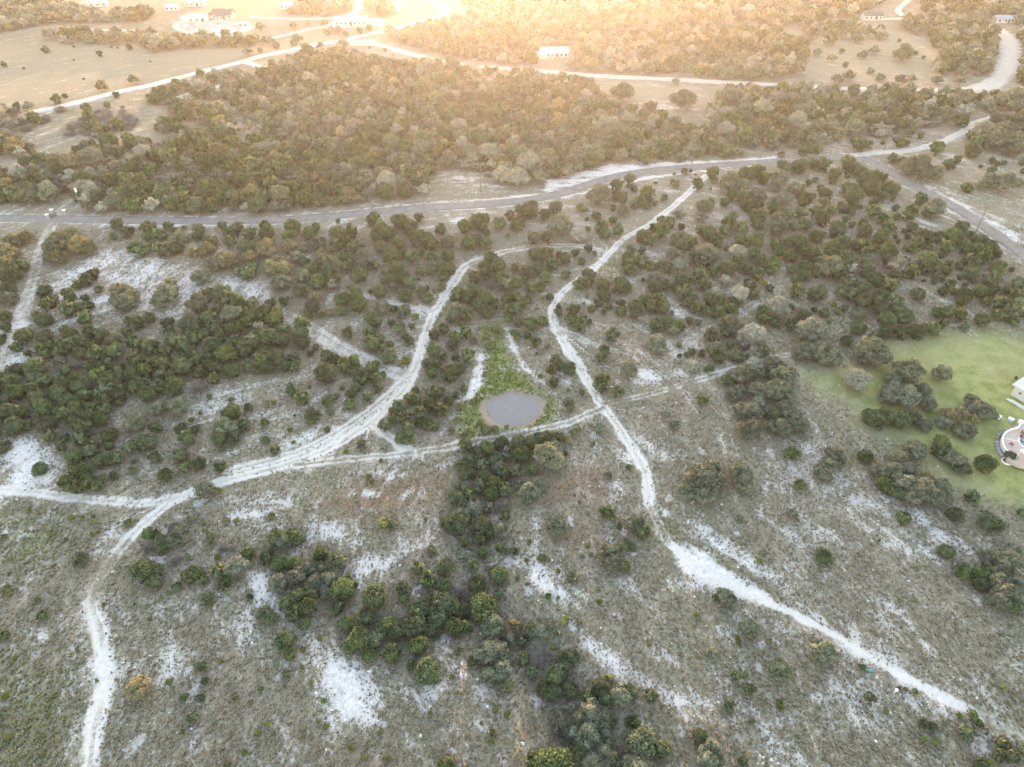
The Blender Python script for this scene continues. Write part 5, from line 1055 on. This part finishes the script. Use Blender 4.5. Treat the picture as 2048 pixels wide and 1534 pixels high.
# patio with pool at the right edge
arc = [(2038,851),(2036,857),(2030,861),(2020,864),(2010,869),(2004,876),(2001,883),(2001,892),(2003,900),(2007,907),(2012,912)]
edge = arc + [(2013,918),(2009,925),(2016,931),(2034,939),(2048,942),(2110,955),(2110,850)]
pe = pxl(edge); zc = max(hz(*p) for p in pe) + .10
root = empty('patio', (pe[:, 0].mean(), pe[:, 1].mean(), zc)); tag(root, 'brick-paved patio with a curved white kerb at the lawn edge', 'patio')
c0 = np.array([pe[:, 0].mean(), pe[:, 1].mean()])
MB().prism(pe - c0, -.6, 0).build('paving', M_PAVE, root)
wa = smooth(pxl(arc), 5) - c0
for i in range(0, len(wa) - 2, 2):
    a, b = wa[i], wa[i + 2]; d = b - a; l = np.hypot(*d); n2 = np.array([-d[1], d[0]]) / l * .16; d = d * .012
    m = MB(); m.prism([a + d + n2, b - d + n2, b - d - n2, a + d - n2], -.5, .28); m.build('kerb_stone', M_TRIM, root)
a, b = px(2004, 881)[:2] - c0, px(2040, 889)[:2] - c0
for i in range(9):
    p0 = a + (b - a) * (i + .12) / 9; p1 = a + (b - a) * (i + .88) / 9; d = p1 - p0; n2 = np.array([-d[1], d[0]]) / np.hypot(*d) * .13
    MB().prism([p0 + n2, p1 + n2, p1 - n2, p0 - n2], .002, .02).build('white_paver', M_TRIM, root)
q = px(2066, 893); root = empty('swimming_pool', (q[0], q[1], zc)); tag(root, 'turquoise swimming pool at the edge of the paved patio', 'pool')
n = 28; th = np.linspace(0, 6.283, n, endpoint=False); po = np.stack([2.6 * np.cos(th), 2.2 * np.sin(th)], 1)
m = MB()
for i in range(n):
    j = (i + 1) % n; o_, i_ = 1.14, 1.0
    vs = [(*(po[i] * o_), .003), (*(po[j] * o_), .003), (*(po[j] * i_), .003), (*(po[i] * i_), .003)]; m.add(vs + [(x, y, .07) for x, y, z in vs], [(4, 5, 6, 7), (0, 1, 5, 4), (2, 3, 7, 6)])
m.build('coping', M_TRIM, root); m = MB(); m.prism(po * .998, .004, .035); m.build('water', M_POOLW, root)
for i, (u, v, rz) in enumerate(((2042, 872, .5), (2039, 882, -.3), (2040, 892, 1.2), (2018, 896, 2.0), (2046, 914, .2))):
    q = px(u, v); r = empty('patio_chair', (q[0], q[1], zc + .002), rz)
    tag(r, ['red-brown patio chair at the far end of the pool', 'red-brown patio chair in front of the row of white pavers', 'red-brown patio chair beyond the row of white pavers by the pool', 'dark patio stool alone on the open paving', 'red-brown patio chair beside the white canopy'][i], 'chair', 'patio chairs')
    MB().box(-.28, .28, -.28, .28, .38, .44).build('seat', M_RED, r)
    if i != 3: MB().box(-.28, .28, .25, .31, .442, .95).build('backrest', M_RED, r)
    for x in (-.25, .25):
        for y in (-.25, .25): MB().box(x - .025, x + .025, y - .025, y + .025, 0, .378).build('leg', M_IRON, r)
q = px(2050, 930); r = empty('canopy', (q[0], q[1], zc + .002), .3); tag(r, 'white square canopy shading the corner of the patio', 'canopy')
for x in (-1.3, 1.3):
    for y in (-1.3, 1.3): MB().box(x - .05, x + .05, y - .05, y + .05, 0, 1.9).build('post', M_TRIM, r)
MB().add([(-1.5, -1.5, 1.9), (1.5, -1.5, 1.9), (1.5, 1.5, 1.9), (-1.5, 1.5, 1.9), (0, 0, 2.5), (-1.5, -1.5, 1.86), (1.5, -1.5, 1.86), (1.5, 1.5, 1.86), (-1.5, 1.5, 1.86)], [(0, 1, 4), (1, 2, 4), (2, 3, 4), (3, 0, 4), (8, 7, 6, 5), (5, 6, 1, 0), (6, 7, 2, 1), (7, 8, 3, 2), (8, 5, 0, 3)]).build('roof', M_WALLW, r)
q = px(2013, 924); r = empty('planter', (q[0], q[1], q[2])); tag(r, 'round white-edged planter at the patio corner', 'planter')
n = 18; th = np.linspace(0, 6.283, n, endpoint=False); m = MB()
for i in range(n):
    j = (i + 1) % n; vs = [(1.0 * math.cos(th[i]), .9 * math.sin(th[i]), -.2), (1.0 * math.cos(th[j]), .9 * math.sin(th[j]), -.2), (.84 * math.cos(th[j]), .75 * math.sin(th[j]), -.2), (.84 * math.cos(th[i]), .75 * math.sin(th[i]), -.2)]
    m.add(vs + [(x, y, .35) for x, y, z in vs], [(4, 5, 6, 7), (0, 1, 5, 4), (2, 3, 7, 6)])
m.build('rim', M_TRIM, r); MB().prism([(.83 * math.cos(t), .74 * math.sin(t)) for t in th], -.2, .28).build('mulch', M_MULCH, r)
bl = smooth(pxl([(2033,854),(2020,858),(2006,864),(1998,871),(1993,881),(1995,892),(1998,903),(2004,912)]), 4)
for i in range(0, len(bl), 2):
    g2 = np.random.default_rng(i); V = lumpy(ICO1[0], g2, .35) * np.array([.55, .4, .32]) * (.7 + .6 * g2.random())
    o = link('border_boulder', mesh_np('border_boulder', V, ICO1[1], M_STONE), None, (bl[i][0], bl[i][1], hz(*bl[i]) + .08), g2.random() * 6); tag(o, '%sboulder along the curved patio kerb, counted from the equipment boxes' % (['first ', 'second ', 'third ', 'fourth ', 'fifth ', 'sixth ', 'seventh ', 'eighth ', 'ninth ', 'tenth ', 'eleventh ', 'twelfth ', 'thirteenth ', 'fourteenth ', 'fifteenth ', 'sixteenth '][i // 2]), 'boulder', 'boulders along the patio kerb')

# wire fence round the lawn
fp = [px(1844, 675)[:2], px(1991, 660)[:2], px(2046, 685)[:2], px(2120, 720)[:2]]; c0 = fp[1]; root = empty('wire_fence', (c0[0], c0[1], hz(*c0))); tag(root, 'thin wire fence with steel posts along the far side of the lawn', 'fence'); z0 = hz(*c0)
for s in range(3):
    a, b = fp[s], fp[s + 1]; n = max(int(np.hypot(*(b - a)) / 3.0), 2)
    for i in range(n):
        p = a + (b - a) * i / n; p2 = a + (b - a) * (i + 1) / n; zz, z2 = hz(*p) - z0, hz(*p2) - z0
        MB().tube((p[0] - c0[0], p[1] - c0[1], zz - .3), (p[0] - c0[0], p[1] - c0[1], zz + 1.25), .045).build('post', M_WOODP, root)
    for h_ in (.5, .85, 1.15):
        m = MB()
        for i in range(n):
            p = a + (b - a) * i / n; p2 = a + (b - a) * (i + 1) / n
            m.tube((p[0] - c0[0], p[1] - c0[1], hz(*p) - z0 + h_), (p2[0] - c0[0], p2[1] - c0[1], hz(*p2) - z0 + h_), .014, None, 4)
        m.build('wire', M_WIRE, root)

# utility poles and lines
def pole(u, v, h, lab, trans=False, rz=0.0, arm=True):
    p = px(u, v); r = empty('utility_pole', p, rz); tag(r, lab, 'pole', 'wooden utility poles')
    MB().tube((0, 0, -.4), (0, 0, h), .16 if arm else .055, .10 if arm else .035, 8).build('shaft', M_WOODP, r)
    if not arm: MB().tube((0, 0, h + .002), (0, 0, h + .12), .09, .04, 8).build('cap', M_GALV, r)
    if arm:
        a = MB().box(-1.1, 1.1, .12, .24, h - .75, h - .6).build('crossarm', M_WOODP, r)
        for x in (-1.0, 0, 1.0): MB().tube((x, .18, h - .598), (x, .18, h - .40), .05, .035).build('insulator', M_GALV, a)
    if trans: MB().tube((.34, 0, h - 2.6), (.34, 0, h - 1.5), .26, .26, 10).build('transformer', M_WHITEP, r)
    return p + np.array([0, 0, h - .4])
tops = [pole(168, 428, 9.5, 'wooden utility pole with white transformer beside the asphalt road', True, .1), pole(352, 404, 9.5, 'wooden utility pole in the wood edge above the asphalt road'), pole(962, 384, 9.5, 'wooden utility pole at the edge of a pale clearing above the asphalt road'),
        pole(1326, 298, 10, 'wooden utility pole in a grassy gap of the oak wood'), pole(1383, 328, 9.5, 'wooden utility pole on the pale verge of the asphalt road'), pole(1768, 302, 9.5, 'wooden utility pole beside the start of the curving gravel road'),
        pole(1949, 470, 9.0, 'wooden utility pole among junipers inside the road bend')]
pole(1886, 881, 8.5, 'slim bare utility pole between two big oaks on the lawn', False, 0, False)
def line(a, b, lab):
    n = 14; r = MB(); P_ = []
    for i in range(n + 1):
        t = i / n; q = a + (b - a) * t; q = q - np.array([0, 0, 4 * .9 * t * (1 - t)]); P_.append(q - a)
    for i in range(n): r.tube(P_[i], P_[i + 1], .022, None, 4)
    o = r.build('power_line', M_WIRE, None, a); tag(o, lab, 'power line', 'overhead power lines')
line(tops[0], tops[1], 'power line from the transformer pole to the wood-edge pole'); line(tops[1], tops[2], 'power line between the wood-edge pole and the clearing pole'); line(tops[2], tops[4], 'power line between the clearing pole and the pale verge pole'); line(tops[4], tops[5], 'power line between the verge pole and the gravel road pole')

# gate where the fence line meets the asphalt road
for i, (u, v, lab) in enumerate(((98, 440, 'stone gate pillar with white cap on the near side of the asphalt road'), (107, 430, 'stone gate pillar with white cap on the far side of the asphalt road'), (132, 431, 'stone gate pillar with white cap beside the fence corner'))):
    q = px(u, v); r = empty('gate_pillar', q, .2); tag(r, lab, 'pillar', 'stone gate pillars')
    MB().box(-.4, .4, -.4, .4, -.2, 1.7).build('shaft', M_STONE, r); MB().box(-.5, .5, -.5, .5, 1.702, 1.85).build('cap', M_TRIM, r)
q = px(105, 436); r = empty('iron_gate', q, 1.15); tag(r, 'black iron gate panel standing between the stone pillars', 'gate')
MB().box(-1.7, 1.7, -.03, .03, 1.15, 1.22).build('rail', M_IRON, r); MB().box(-1.7, 1.7, -.03, .03, .15, .22).build('rail', M_IRON, r)
for i in range(12): x = -1.65 + 3.3 * i / 11; MB().box(x - .02, x + .02, -.02, .02, .222, 1.148).build('bar', M_IRON, r)
# entrance walls on the county road
q = px(727, 91); r = empty('entrance_wall', q, .05); tag(r, 'white masonry entrance wall where the light gravel road meets the county road', 'wall')
MB().box(-6, 6, -.4, .4, -.3, 2.2).build('wall', M_WALLW, r); MB().box(-6.2, 6.2, -.5, .5, 2.202, 2.4).build('coping', M_TRIM, r)
for x in (-6.6, 6.6): MB().box(x - .59, x + .59, -.6, .6, -.3, 3.2).build('pillar', M_WALLS, r)
q = px(729, 80); r = empty('flag_pole', q); tag(r, 'slim flag pole behind the white entrance wall', 'pole'); MB().tube((0, 0, -.3), (0, 0, 9), .09, .05, 6).build('shaft', M_GALV, r); MB().tube((0, 0, 9.002), (0, 0, 9.2), .12, .05, 6).build('finial', M_GALV, r)

# things left beside the lower white track
g2 = np.random.default_rng(3); V = lumpy(ICO2[0], g2, .5) * np.array([.48, .36, .24]); V[:, 2] = np.maximum(V[:, 2], -.05)
q = px(1740, 1342); o = link('tarp_heap', mesh_np('tarp_heap', V, ICO2[1], M_TEAL, True), None, q, .4); tag(o, 'crumpled teal tarp heap beside the lower white track', 'tarp')
V = lumpy(ICO2[0], g2, .3) * np.array([.28, .30, .5]); V[:, 2] = np.maximum(V[:, 2], -.32)
q = px(1796.5, 1378); o = link('black_sack', mesh_np('black_sack', V, ICO2[1], M_BLACK, True), None, q + np.array([0, 0, .3])); tag(o, 'black plastic sack standing beside the lower white track', 'sack')
q = px(1791.5, 1383); r = empty('white_bucket', q); tag(r, 'white plastic bucket next to the black sack', 'bucket')
MB().tube((0, 0, -.02), (0, 0, .48), .16, .21, 14).build('body', M_WHITEP, r); MB().tube((0, 0, .482), (0, 0, .52), .225, .225, 14).build('lid', M_WHITEP, r)
# ------------------------------------------------------------------ evening haze
def haze_mat(density, g, col):
    m, N, L, out = newmat('haze'); v = N.new('ShaderNodeVolumePrincipled')
    v.inputs['Color'].default_value = (*col, 1); v.inputs['Density'].default_value = density; v.inputs['Anisotropy'].default_value = g
    L.new(v.outputs[0], out.inputs['Volume']); return m
zmin = float(gz.min()) - 1.0
o = MB().box(-2605, 2605, -65, 2605, zmin, H + 8.0).build('haze', haze_mat(.000072, .74, (.98, .92, .86)))
o['kind'] = 'stuff'; o['label'] = 'warm evening haze hanging over the valley'; o['category'] = 'haze'
